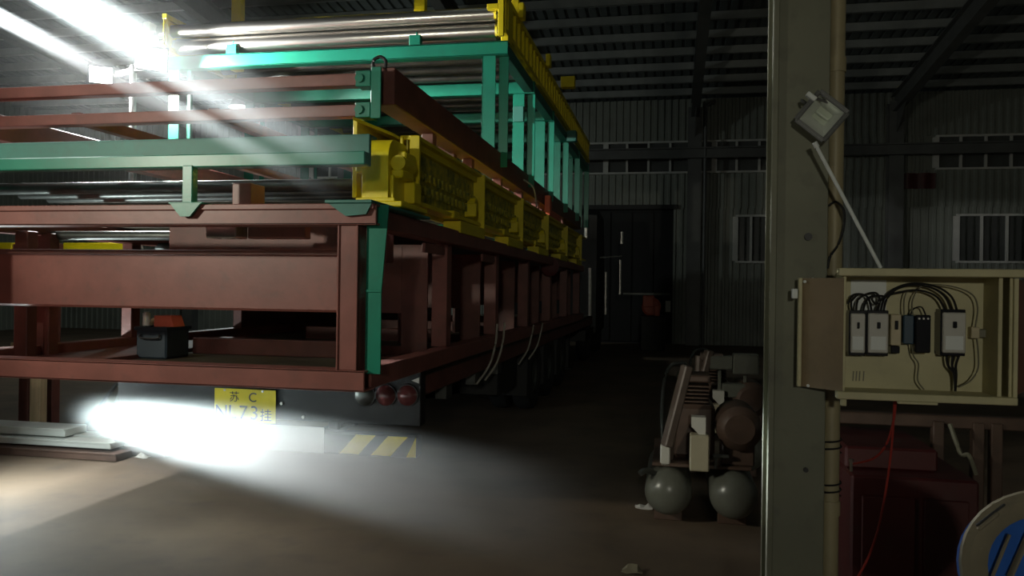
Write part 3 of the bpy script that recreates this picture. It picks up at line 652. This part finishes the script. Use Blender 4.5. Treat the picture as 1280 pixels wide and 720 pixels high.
# cabinet
YB = 3.3
bx0, bx1 = at(1053, 420, YB).x, at(1266, 420, YB).x
bz1, bz0 = at(1160, 342, YB).z, at(1160, 497, YB).z
D = .15
eb = thing('electrical_cabinet', 'open cream electrical cabinet with breakers and wires inside', 'cabinet', ((bx0 + bx1) / 2, YB + .1, bz0))
bd = B().box(bx0, bx1, YB + D, YB + D + .012, bz0, bz1, .002).box(bx0, bx0 + .012, YB, YB + D, bz0, bz1, .002).box(bx1 - .012, bx1, YB, YB + D, bz0, bz1, .002).box(bx0, bx1, YB, YB + D, bz0, bz0 + .012, .002).box(bx0, bx1, YB, YB + D, bz1 - .012, bz1, .002).build('body', M_BOXP, eb)
tl = at(1047, 337, YB); br = at(1272, 500, YB)
B().box(tl.x, bx1 + .1, YB - .03, YB + .02, bz1 - .012, bz1 + .018, .003).build('top_lip', M_BOXP, eb)
B().box(tl.x, bx1 + .01, YB - .03, YB + .02, bz0 - .015, bz0 + .014, .003).build('bottom_lip', M_BOXP, eb)
B().box(bx1 - .05, bx1 - .035, YB, YB + D, bz0, bz1, .002).build('side_divider', M_BOXP, eb)
B().box(tl.x + .02, tl.x + .04, YB, YB + .02, bz0 - .045, bz0 - .012, .002).build('lower_catch', M_BOXP, eb)
B().box(bx0 + .2, bx0 + .34, YB - .02, YB, bz0 - .026, bz0 - .012, .002).build('lower_catch', M_BOXP, eb)
# left door folded back, right door
dl = at(999, 420, YB + .13)
h0 = Vector((bx0 + .002, YB - .005, 0)); h1 = Vector((dl.x, YB + .13, 0))
ld = B().prism([(h0.x, h0.y, bz0 + .012), (h1.x, h1.y, bz0 + .012), (h1.x, h1.y, bz1 - .02), (h0.x, h0.y, bz1 - .02)], (.004, .012, 0)).build('door', M_BOXD, eb, 'brown inside of the left door leaf')
B().bar((h1.x, h1.y - .006, bz0 + .012), (h1.x, h1.y - .006, bz1 - .02), .014, .03, .002).build('door_edge', M_BOXP, ld)
q = at(994, 367, YB + .12); B().box(q.x - .014, q.x + .008, q.y - .02, q.y + .01, q.z - .02, q.z + .02, .003).build('latch', M_LABEL, ld, 'white latch')
for (px, py) in ((1006, 352), (1016, 349), (1010, 482), (1022, 479)):
    q = at(px, py, YB + .10); B().cyl((q.x, q.y - .006, q.z), (q.x, q.y + .02, q.z), .006, 8).build('screw', M_LABEL, ld)
B().bar((bx1 + .006, YB - .004, bz0 + .012), (bx1 + .006, YB - .004, bz1 - .015), .016, .02, .002).build('hinge_strip', M_BOXP, eb)
B().prism([(bx1 + .014, YB, bz0 + .02), (bx1 + .11, YB + .17, bz0 + .02), (bx1 + .11, YB + .17, bz1 - .02), (bx1 + .014, YB, bz1 - .02)], (.004, .012, 0)).build('door', M_BOXR, eb, 'dull red inside of the right door leaf')
YP = YB + D
def breaker(px0, px1, py0, py1, m=M_GREY, lab=True, dep=.07):
    a, c = at(px0, py1, YP - dep), at(px1, py0, YP - dep)
    o = B().box(a.x, c.x, YP - dep, YP, a.z, c.z, .004).build('circuit_breaker', m, eb)
    wd, ht = c.x - a.x, c.z - a.z
    B().box(a.x - .003, c.x + .003, YP - dep * .8, YP, c.z - .002, c.z + .012, .002).build('terminal_cover', M_BKPL, o)
    B().box(a.x - .003, c.x + .003, YP - dep * .8, YP, a.z - .012, a.z + .002, .002).build('terminal_cover', M_BKPL, o)
    B().box(a.x + wd * .42, a.x + wd * .58, YP - dep - .012, YP - dep + .001, a.z + ht * .62, a.z + ht * .78, .002).build('toggle', M_BKPL, o)
    if lab: B().box(a.x + wd * .12, c.x - wd * .12, YP - dep - .002, YP - dep + .001, a.z + ht * .08, a.z + ht * .42, .0005).build('label_plate', M_LABEL, o)
    B().box(a.x - .006, a.x - .001, YP - dep * .9, YP, a.z, c.z, .001).build('side_gap', M_BKPL, o)
    return a, c
breaker(1063, 1082, 392, 441); breaker(1085, 1111, 392, 441); breaker(1178, 1208, 391, 441, dep=.08)
a, c = at(1113, 438, YP - .05), at(1127, 393, YP - .05)
mb = B().box(a.x, c.x, YP - .05, YP, a.z + .02, c.z, .003).build('small_breaker', M_COPP, eb); B().box(a.x + .014, a.x + .026, YP - .06, YP - .049, c.z - .06, c.z - .025, .002).build('toggle', M_BKPL, mb); B().box(a.x + .003, c.x - .003, YP - .045, YP, a.z - .012, a.z + .018, .003).build('terminal_cover', M_BKPL, mb)
a, c = at(1129, 430, YP - .06), at(1143, 394, YP - .06); B().box(a.x, c.x, YP - .06, YP, a.z, c.z, .004).build('relay_module', M_DBLUE, eb, 'dark blue relay module')
a, c = at(1144, 441, YP - .07), at(1164, 394, YP - .07); km = B().box(a.x, c.x, YP - .07, YP, a.z, c.z, .004).build('meter_module', M_BKPL, eb, 'black glossy module')
for k in range(3): B().cyl((a.x + .012 + k * .016, YP - .075, c.z - .014), (a.x + .012 + k * .016, YP - .069, c.z - .014), .004, 8).build('terminal_screw', M_STEEL, km)
a, c = at(1214, 423, YP - .04), at(1225, 409, YP - .04); tb = B().box(a.x, c.x, YP - .04, YP, a.z, c.z, .003).build('terminal_block', M_COPP, eb); B().box(c.x, c.x + .04, YP - .03, YP, a.z + .003, c.z - .008, .003).build('terminal_cover', M_WGRY, tb)
a = at(1240, 485, YP - .02); B().box(a.x - .015, a.x + .015, YP - .02, YP, a.z - .008, a.z + .01, .002).build('grommet', M_WGRY, eb)
for px in (1066, 1070, 1074, 1079): q = at(px, 470, YP); B().bar((q.x, YP - .002, q.z - .02), (q.x + .002, YP - .002, q.z + .02), .004, .003, 0).build('scratch_mark', M_WGRY, eb)
a, c = at(1063, 392, YP - .002), at(1108, 350, YP - .002); B().box(a.x, c.x, YP - .003, YP - .0005, a.z, c.z, 0).build('lit_patch', M_LABEL, eb, 'pale patch of painted light on the cabinet back behind the wires')  # pale sheet paints the lit upper corner of the back panel
def wire(pts, m=M_WBLK, r=.0045, dy=.045):
    P = [at(px, py, YP - (p3[0] if (p3 := rest) else dy)) for (px, py, *rest) in pts]
    B().tube(P, r, 6, 5).build('wire', m, eb)
wire([(1104, 392), (1108, 375), (1120, 362), (1140, 356), (1165, 360), (1182, 372), (1190, 392)])
wire([(1100, 392), (1106, 372), (1122, 359), (1145, 354), (1172, 359), (1190, 372), (1197, 392)])
wire([(1094, 392), (1104, 372), (1125, 365), (1150, 363), (1172, 372), (1183, 392)])
wire([(1060, 380), (1066, 369), (1078, 368), (1086, 374), (1090, 392)]); wire([(1070, 392), (1072, 376), (1082, 368), (1094, 366), (1099, 372), (1095, 380), (1090, 374), (1094, 368)])
wire([(1078, 392), (1082, 378), (1090, 370), (1104, 370)]); wire([(1066, 392), (1064, 378), (1072, 368)])
wire([(1141, 394), (1140, 378), (1146, 364), (1158, 356), (1190, 358), (1215, 368), (1222, 385), (1219, 409)], M_WGRY, .003)
wire([(1138, 394), (1142, 386), (1152, 384), (1157, 394)], M_WBLK, .003); wire([(1130, 393), (1130, 375), (1134, 362)], M_WGRY, .003)
wire([(1139, 430), (1142, 445), (1148, 455), (1147, 475), (1155, 487)], M_WGRY, .003)
wire([(1221, 423), (1223, 445), (1222, 462), (1213, 476), (1198, 484)], M_WGRY, .003)
for px in (1183, 1192, 1200): wire([(px, 441), (1190 + (px - 1192) * .6, 456), (1194 + (px - 1192) * .15, 468), (1194, 489)], M_WBLK, .005)
# cords under the cabinet
za = bz0 - .01
def cord(pts, label):
    single(B().tube([at(px, py, Y) for (px, py, Y) in pts], .0045, 6), 'power_cord', M_WRED, label, 'cord', 'red cords under the cabinet')
cord([(1118, 500, 3.36), (1116, 540, 3.36), (1112, 580, 3.37), (1106, 620, 3.38), (1098, 660, 3.38), (1086, 695, 3.39), (1070, 725, 3.4), (1050, 760, 3.42)], 'long red cord hanging from the cabinet to the floor')
cord([(1120, 500, 3.36), (1117, 525, 3.36), (1108, 555, 3.38), (1092, 573, 3.42), (1066, 580, 3.5)], 'short red cord looping from the cabinet to the pipe')
q = at(1064, 583, 3.5); single(B().cyl((q.x, q.y, q.z - .02), (q.x, q.y, q.z + .02), .007, 8).cyl((q.x, q.y, q.z + .02), (q.x, q.y, q.z + .03), .010, 8), 'hook_pin', M_STEEL, 'small shiny pin holding the short red cord on the column', 'pin')

# ------------------------------------------------------------------ red machine and drum at the right
rmch = thing('red_machine', 'dark red machine base with upright bars behind the cabinet', 'machine', (1.45, 4.6, 0))
mx0, mx1, mz = at(1064, 600, 4.3).x, at(1225, 600, 4.3).x, at(1150, 598, 4.3).z
B().box(mx0, mx1, 4.3, 5.1, .08, mz, .012).build('body', M_CRED, rmch); B().box(mx0 - .03, mx1 + .03, 4.27, 5.13, 0, .08, .01).build('plinth', M_CRED, rmch)
B().box(mx0 + .05, mx0 + .30, 4.285, 4.3, .15, mz - .1, .006).build('cover_plate', M_CRED, rmch); B().box(mx0 + .34, mx1 - .05, 4.285, 4.3, .15, mz - .1, .006).build('cover_plate', M_CRED, rmch)
z2 = at(1150, 560, 4.5).z; B().box(mx0, mx0 + .45, 4.45, 5.1, mz, z2, .012).build('upper_body', M_CRED, rmch)
z3 = at(1150, 525, 4.9).z
B().box(mx0, mx1 + .9, 4.9, 4.98, z3 - .04, z3 + .03, .006).build('rail', M_BROWN, rmch)
for px in (1172, 1222, 1245): x = at(px, 560, 4.9).x; B().box(x - .03, x + .03, 4.88, 4.94, .0, z3, .006).build('upright', M_BROWN, rmch)
x = at(1205, 560, 4.7).x; B().tube([(x - .04, 4.8, z3), (x, 4.75, z3 - .15), (x + .03, 4.72, mz + .05), (x + .06, 4.7, mz - .05)], .012, 6).build('hose', M_WGRY, rmch)
B().box(mx1 + .05, mx1 + .9, 4.6, 5.2, 0, .35, .01).build('side_tray', M_CRED, rmch)

# blue drum lying with its tan lid towards the camera
dc = at(1316, 718, 2.35); ax = Vector((-.30, -1, .30)).normalized(); rr = .205
dm = thing('blue_drum', 'blue drum with a dusty tan rim leaning beside the red machine', 'drum', (dc.x, dc.y + .3, 0))
B().lathe(dc, ax, [(-.55, 0), (-.55, rr * .97), (-.54, rr), (-.38, rr), (-.37, rr + .01), (-.35, rr), (-.19, rr), (-.18, rr + .01), (-.16, rr), (0, rr)], 36).build('body', M_BLUE, dm)
B().lathe(dc, ax, [(-.03, rr + .004), (.0, rr + .012), (.018, rr + .006), (.022, rr - .015), (.006, rr - .05), (.0, rr - .058), (-.002, rr - .058), (-.01, rr)], 36).build('rim', M_TAN, dm)
B().lathe(dc, ax, [(-.004, rr - .05), (.003, rr - .062), (.006, .06), (.012, .05), (.012, 0)], 36).build('lid', M_BLUE, dm, 'worn blue lid')
Md = ax.to_track_quat('Z', 'Y').to_matrix()
def onlid(px, py):
    d = camo.matrix_world.to_3x3() @ Vector(((px - 640) / FPX, -(py - 360) / FPX, -1.0)); o0 = Vector((0, 0, CAMZ))
    t = (dc + ax * .02 - o0).dot(ax) / d.dot(ax); return o0 + d * t
B().bar(onlid(1222, 662), onlid(1248, 641), .012, .012).build('handle', M_TAN, dm)
B().bar(onlid(1220, 657), onlid(1256, 630), .010, .006).build('slot', M_BLACK, dm)
B().bar(onlid(1262, 722), onlid(1296, 645), .020, .006).build('strip', M_TAN, dm)
B().bar(onlid(1240, 722), onlid(1262, 668), .010, .006).build('strip', M_TAN, dm)
B().bar((dc.x - .12, dc.y + .1, .0), (dc.x + .25, dc.y + .12, .0), .3, .12).build('cradle', M_DPLK, dm)
zlow = dc.z - .33
B().box(dc.x - .16, dc.x + .3, dc.y + .02, dc.y + .4, 0, max(zlow, .1), .01).build('cradle_block', M_DPLK, dm)

# ------------------------------------------------------------------ compressors
def compressor(label):
    L0 = Vector((.2, 6.2, 0)); o = thing('air_compressor', label, 'compressor', L0, 'compressors beside the column')
    for x in (-.005, .44):
        r = .165; prof = [(0, 0)] + [(r * .75 * (1 - math.cos(a)), r * math.sin(a)) for a in (.25, .55, .9, 1.25, math.pi / 2)]
        Lg = 1.15; prof += [(Lg - d, rr_) for (d, rr_) in prof[::-1]]
        tk = B().lathe((x, 5.62, .235), (0, 1, 0), prof, 28).build('tank', M_TANK, o)
        for y in (5.85, 6.5): B().box(x - .1, x + .1, y, y + .06, 0, .12, .006).build('foot', M_BROWN, tk)
    B().box(-.12, .56, 5.75, 6.7, .405, .43, .005).build('bed_plate', M_BROWN, o)
    B().lathe((.47, 5.68, .70), (0, 1, 0), [(0, 0), (0, .10), (.03, .14), (.05, .155), (.42, .155), (.45, .13), (.45, 0)], 24).build('motor', M_BROWN, o)
    B().box(.36, .58, 5.78, 6.1, .43, .58, .01).build('motor_foot', M_BROWN, o)
    B().box(.02, .32, 5.95, 6.4, .43, .82, .03).build('crankcase', M_BROWN, o)
    for k in range(5): B().box(.06, .28, 6.0, 6.3, .83 + k * .028, .842 + k * .028, .003).build('fin', M_BROWN, o)
    B().box(.05, .29, 5.98, 6.32, .98, 1.03, .01).build('cylinder_head', M_BROWN, o)
    a, c = at(862, 589, 5.62), at(887, 545, 5.62); cb = B().box(a.x, c.x, 5.62, 5.74, a.z, c.z, .008).build('control_box', M_CREAM, o, 'cream control box')
    B().box(a.x + .02, c.x - .02, 5.68, 5.72, .42, a.z + .02, .003).build('box_stay', M_BROWN, cb)
    a, c = at(864, 543, 5.7), at(882, 521, 5.7); B().prism([(a.x, 5.66, c.z), (c.x, 5.66, c.z), (c.x, 5.66, a.z), (a.x + .06, 5.66, a.z), (a.x, 5.66, a.z + .06)], (0, .1, 0)).build('air_filter', M_GREY, o, 'white angular filter cap')
    a, c = at(825, 583, 5.75), at(838, 557, 5.75); B().box(a.x, c.x, 5.75, 5.83, a.z, c.z, .008).box(a.x + .02, c.x - .02, 5.77, 5.81, .40, a.z, .004).build('pressure_switch', M_GREY, o)
    B().bar(at(833, 558, 5.7), at(859, 457, 5.75), .10, .06, .01).build('belt_guard_bar', M_DBRN, o)
    B().bar((.0, 5.9, .42), at(845, 510, 5.78), .04, .04).build('guard_stay', M_DBRN, o)
    B().tube([(.12, 6.2, 1.02), (.1, 6.15, 1.10), (-.02, 6.1, 1.06), (-.06, 6.0, .8), (-.04, 5.9, .42)], .014, 8).build('delivery_pipe', M_DSTEEL, o)
    B().tube([at(800, 592, 5.62), at(806, 588, 5.65), at(815, 590, 5.7), at(828, 600, 5.75)], .02, 8).build('drain_pipe', M_DSTEEL, o)
    b = B(); q = at(893, 572, 5.7); B().box(q.x - .01, q.x + .1, 5.7, 5.74, q.z, q.z + .02, .004).box(q.x + .0, q.x + .02, 5.7, 5.73, .42, q.z, .003).build('gauge_bar', M_DSTEEL, o)
    return o
c1 = compressor('air compressor with twin round tanks and a cream control box beside the column')
c2 = copy_tree(c1, None, (.42, 7.75, 0)); c2['label'] = 'farther air compressor standing behind the one with the near cream box'
W[c2.name] = Vector((.42, 7.75, 0))
for (px, py, wd, ht) in ((932, 455, .11, .09), (900, 453, .11, .06), (917, 488, .10, .06)):
    q = at(px, py, 7.3); B().box(q.x - wd, q.x + wd, 7.25, 7.4, q.z - ht, q.z + ht, .01).bar((q.x, 7.33, .43), (q.x, 7.33, q.z), .03, .03).build('junction_box', M_TANK, c2)
q = at(874, 460, 7.3); B().tube([(q.x, 7.3, .44), (q.x, 7.3, q.z + .05), (q.x + .03, 7.3, q.z + .1), (q.x + .2, 7.3, q.z + .1)], .035, 8).build('upright_pipe', M_DBRN, c2)

# far red engine on a stand by the door
fe = thing('engine_stand', 'small orange red engine on a dark stand near the black door', 'engine', (-.45, 22, 0))
a, c = at(801, 395, 22), at(832, 372, 22)
B().box(a.x, c.x, 21.9, 22.5, 0, a.z + .02, .02).build('stand', M_BLACK, fe)
B().lathe(((a.x + c.x) / 2 - .05, 21.95, (a.z + c.z) / 2), (0, 1, 0), [(0, 0), (0, .2), (.05, .26), (.3, .26), (.35, .1), (.35, 0)], 16).build('engine_block', M_ORANGE, fe)
B().box(a.x + .05, a.x + .35, 21.9, 22.1, a.z + .25, c.z + .05, .02).box(c.x - .3, c.x - .15, 21.9, 22.1, a.z, a.z + .3, .02).build('bracket', M_ORANGE, fe)
d0, d1 = at(779, 367, 22), at(838, 366, 22); B().box(d0.x, d1.x, 21.95, 22.05, d0.z - .03, d0.z + .03, .005).build('bar', M_DSTEEL, fe)
q = at(835, 383, 21.9); B().box(q.x - .07, q.x + .07, 21.85, 21.95, q.z - .15, q.z + .15, .01).build('tag_plate', M_GREY, fe)
# banner on the far wall
a, c = at(1122, 236, YW - .13), at(1170, 216, YW - .13)
single(B().grid(lambda i, j: Vector((a.x + (c.x - a.x) * i / 12, YW - .12 + .03 * math.sin(i * 1.3), (a.z, c.z)[j])), 13, 2), 'cloth_banner', M_CRED, 'faded dark red cloth strip on the far wall', 'banner')

# ------------------------------------------------------------------ lamps
def flood_head(parent, pos, aim, s, name='lamp_head'):
    pos = Vector(pos); d = (Vector(aim) - pos).normalized(); x = Vector((0, 0, 1)).cross(d).normalized(); y_ = d.cross(x)
    M = Matrix((x, y_, d)).transposed().to_4x4(); M.translation = pos - d * .05
    h = B().mbox(M, s, s * .8, .07, .01).build(name, M_BLACK, parent)
    M2 = M.copy(); M2.translation = pos - d * .012; 
    B().mbox(M2, s * .86, s * .66, .008, .001).build('lens', M_LAMP, h)
    b = B()
    for k in range(6):
        M3 = M.copy(); M3.translation = pos - d * .10 + x * (k - 2.5) * s * .14; b.mbox(M3, .008, s * .7, .04, 0)
    b.build('cooling_fin', M_BLACK, h)
    return h
LA, LB = at(190, 74, 7.9), at(126, 94, 7.9)
COOL = (.86, 1., 1.)
mc = (LA + LB) / 2
ml = thing('work_light_mast', 'twin floodlight mast shining beside the left of the load', 'lamp', (mc.x, mc.y + .1, 0))
B().cyl((mc.x, mc.y + .12, 0), (mc.x, mc.y + .12, mc.z + .05), .035, 14).build('pole', M_FRAME, ml)
B().bar(LA + Vector((.1, .12, 0)), LB + Vector((-.1, .12, 0)), .05, .05).build('crossbar', M_FRAME, ml)
for k in range(3):
    a = k * 2.094 + .4; B().bar((mc.x, mc.y + .12, .7), (mc.x + .7 * math.cos(a), mc.y + .12 + .7 * math.sin(a), .02), .035, .035).build('leg', M_FRAME, ml)
for Lp, e, s in ((LA, E_MAST, .34), (LB, E_MAST * .5, .26)):
    flood_head(ml, Lp, Lp + Vector((.62, -.75, -.42)), s)
    light('mast_light', 'SPOT', Lp + Vector((.03, -.04, -.02)), e, (1., 1., .96), .06, R(156), .35, Lp + Vector((1.1, -.25, -.12)))

# unseen flood lamp added high at the left to light the glare streaks
def beam_dir(p0, p1, Y0, Y1):
    A, C = at(*p0, Y0), at(*p1, Y1); return A, C
PA0, PA1 = beam_dir((40, -22), (480, 216), 4.1, 2.6)
PB0, PB1 = beam_dir((-25, 8), (400, 232), 4.1, 2.7)
hl = thing('added_high_flood', 'unseen twin floodlight on a tall pole, added to light the glare streaks', 'lamp', (PA0.x - 1.9, 5.2, 0))
dA, dB = (PA1 - PA0).normalized(), (PB1 - PB0).normalized()
SA, SB = PA0 - dA * 1.6, PB0 - dB * 1.6
B().cyl((PA0.x - 1.9, 5.2, 0), (PA0.x - 1.9, 5.2, SA.z + .1), .04, 14).build('pole', M_FRAME, hl)
B().bar((PA0.x - 1.95, 5.2, SA.z - .1), (SA.x, SA.y + .06, SA.z + .02), .05, .05).build('arm', M_FRAME, hl); B().bar((PA0.x - 1.95, 5.2, SB.z - .1), (SB.x, SB.y + .06, SB.z + .02), .05, .05).build('arm', M_FRAME, hl)
flood_head(hl, SA, PA1, .3); flood_head(hl, SB, PB1, .2)
light('added_beam_light', 'SPOT', SA + dA * .02, E_STREAK, COOL, .04, R(7), .7, PA1)
light('added_beam_light', 'SPOT', SB + dB * .02, E_STREAK2, (.9, .97, 1), .03, R(5), .8, PB1)
# unseen low flood lamp added to light the glow at the bumper
G0, G1 = at(120, 525, 5.0), at(700, 650, 4.0)
dG = (G1 - G0).normalized(); SG = G0 - dG * 1.5
ll = thing('added_floor_flood', 'unseen floodlight on a short stand, added left of the trailer for the bumper glow', 'lamp', (SG.x - .1, SG.y, 0))
B().cyl((SG.x - .1, SG.y, 0), (SG.x - .1, SG.y, SG.z), .02, 10).box(SG.x - .3, SG.x + .1, SG.y - .15, SG.y + .15, 0, .03, .005).build('stand', M_FRAME, ll)
flood_head(ll, SG, G1, .28)
light('added_floor_beam', 'SPOT', SG + dG * .02, E_GLOW, COOL, .05, R(11), .9, G1 + Vector((0, 0, .12)))
light('added_floor_spill', 'POINT', SG + dG * .08 + Vector((0, 0, .03)), E_GLOW * .004, COOL, .06)

# unseen fill lamps added beside and behind the camera
fill_g = 'added fill lamps'
for k, (x, y, e, s) in enumerate(((-5.45, .4, 1.7, .12), (.9, -6.5, 1.35, .2))):
    z = (3.2, 3.0)[k]; fill = thing('fill_lamp', ('warm bell shaped fill lamp added behind the trailer end', 'dimmer bell shaped fill lamp added behind the column')[k], 'lamp', (x, y, z), fill_g)
    B().lathe((x, y, z), (0, 0, 1), [(0, .26), (.12, .22), (.24, .1), (.3, .07), (.45, .07), (.45, 0)], 24).build('shade', M_FRAME, fill)
    B().cyl((x, y, z + .45), (x, y, zroof(y)), .015, 8).build('rod', M_FRAME, fill)
    B().lathe((x, y, z + .02), (0, 0, 1), [(0, 0), (0, .2), (.01, .2), (.01, 0)], 20).build('lens', emit('fill lamp lens', (1, .98, .9), 6), fill)
    if k == 0: light('fill_light', 'SPOT', (x, y, z - .12), E_FILL * 10 * e, (1., .97, .80), s, R(62), .6, (-2.3, 5.0, 2.6))
    else: light('fill_light', 'POINT', (x, y, z - .12), E_FILL * 10 * e, (1., .97, .80), s)
x, y, z = -9.5, 16.33, 5.6; fill = thing('fill_lamp', 'bell shaped fill lamp added deep in the shed beyond the load', 'lamp', (x, y, z), 'added fill lamps')  # unseen lamp added to brighten the far wall
B().lathe((x, y, z), (0, 0, 1), [(0, .26), (.12, .22), (.24, .1), (.3, .07), (.45, .07), (.45, 0)], 24).build('shade', M_FRAME, fill)
B().cyl((x, y, z + .45), (x, y, zroof(y) + .2), .015, 8).build('rod', M_FRAME, fill)
light('fill_light', 'POINT', (x, y, z - .12), E_FILL_REAR, (.9, 1., .95), .2)

# ------------------------------------------------------------------ scattering volumes added to imitate lens streaks, bloom and lamp glare
def glare_vol(name, p0, p1, r, dens, label, core=.1, tail=(.1, 1.), head=(-1., -.9), rend=None):
    p0, p1 = Vector(p0), Vector(p1); d = p1 - p0; Lh = d.length / 2
    m = bpy.data.materials.new(name); m.use_nodes = True; n = m.node_tree.nodes; Lk = m.node_tree.links; n.clear()
    out = n.new('ShaderNodeOutputMaterial'); vs = n.new('ShaderNodeVolumeScatter'); vs.inputs['Color'].default_value = (.95, 1, 1, 1); vs.inputs['Anisotropy'].default_value = 0.
    tcn = n.new('ShaderNodeTexCoord'); sx = n.new('ShaderNodeSeparateXYZ'); Lk.new(tcn.outputs['Object'], sx.inputs[0])
    fl_ = n.new('ShaderNodeVectorMath'); fl_.operation = 'MULTIPLY'; fl_.inputs[1].default_value = (1, 1, 0); Lk.new(tcn.outputs['Object'], fl_.inputs[0])
    ln = n.new('ShaderNodeVectorMath'); ln.operation = 'LENGTH'; Lk.new(fl_.outputs[0], ln.inputs[0])
    def rng_(src, a, b_, t0, t1):
        q_ = n.new('ShaderNodeMapRange'); q_.interpolation_type = 'SMOOTHSTEP'
        for nm, v in zip(('From Min', 'From Max', 'To Min', 'To Max'), (a, b_, t0, t1)): q_.inputs[nm].default_value = v
        Lk.new(src, q_.inputs['Value']); return q_.outputs[0]
    f1 = rng_(ln.outputs['Value'], core, 1.0, dens, 0.0); f2 = rng_(sx.outputs[2], *tail, 1.0, 0.0); f3 = rng_(sx.outputs[2], *head, 0.0, 1.0)
    ma = n.new('ShaderNodeMath'); ma.operation = 'MULTIPLY'; Lk.new(f1, ma.inputs[0]); Lk.new(f2, ma.inputs[1])
    mr = n.new('ShaderNodeMath'); mr.operation = 'MULTIPLY'; Lk.new(ma.outputs[0], mr.inputs[0]); Lk.new(f3, mr.inputs[1])
    nz = n.new('ShaderNodeTexNoise'); nz.inputs['Scale'].default_value = 2.2; nz.inputs['Detail'].default_value = 1; Lk.new(tcn.outputs['Object'], nz.inputs[0])
    mu = n.new('ShaderNodeMath'); mu.operation = 'MULTIPLY_ADD'; Lk.new(nz.outputs[0], mu.inputs[0]); mu.inputs[1].default_value = .5; mu.inputs[2].default_value = .75
    m2 = n.new('ShaderNodeMath'); m2.operation = 'MULTIPLY'; Lk.new(mu.outputs[0], m2.inputs[0]); Lk.new(mr.outputs[0], m2.inputs[1])
    Lk.new(m2.outputs[0], vs.inputs['Density']); Lk.new(vs.outputs[0], out.inputs['Volume'])
    bm = bmesh.new(); bmesh.ops.create_cone(bm, cap_ends=True, segments=24, radius1=1.0, radius2=1.0, depth=2.0); me = bpy.data.meshes.new(name); bm.to_mesh(me); bm.free(); me.materials.append(m)
    o = bpy.data.objects.new(name, me); COL.objects.link(o)
    Mx = d.to_track_quat('Z', 'Y').to_matrix().to_4x4(); Mx.translation = (p0 + p1) / 2
    o.matrix_world = Mx @ Matrix.Diagonal((r, r, Lh, 1))
    tag(o, label, 'glare volume', kind='stuff'); return o
glare_vol('glare_streak', PA0 - dA * .3, PA1 + dA * .2, .14, 1.0, 'broad pale volume added as a lens streak in front of the upper load', tail=(.2, .88))  # volume added in place of the broad lens smear
glare_vol('glare_streak', PB0 - dB * .3, PB1 + dB * .2, .06, 1.6, 'narrow pale volume added as a lens streak below the broad one', tail=(.3, 1.))
glare_vol('floor_glow', G0 - dG * .3, G1 + dG * .3, .34, 1.9, 'pale volume added to make the white glow across the rear bumper of the trailer', tail=(-.2, 1.), head=(-.95, -.3))  # volume added for the white bloom over the bumper
glare_vol('lamp_glare', (LA.x - 2.4, 6.3, 4.6), (LA.x + 2.6, 6.3, 3.0), 1.3, .05, 'thin grey volume added for the glare around the twin floodlight mast', tail=(.2, 1.), head=(-1., -.2))  # thin volume added for glare around the lamp heads
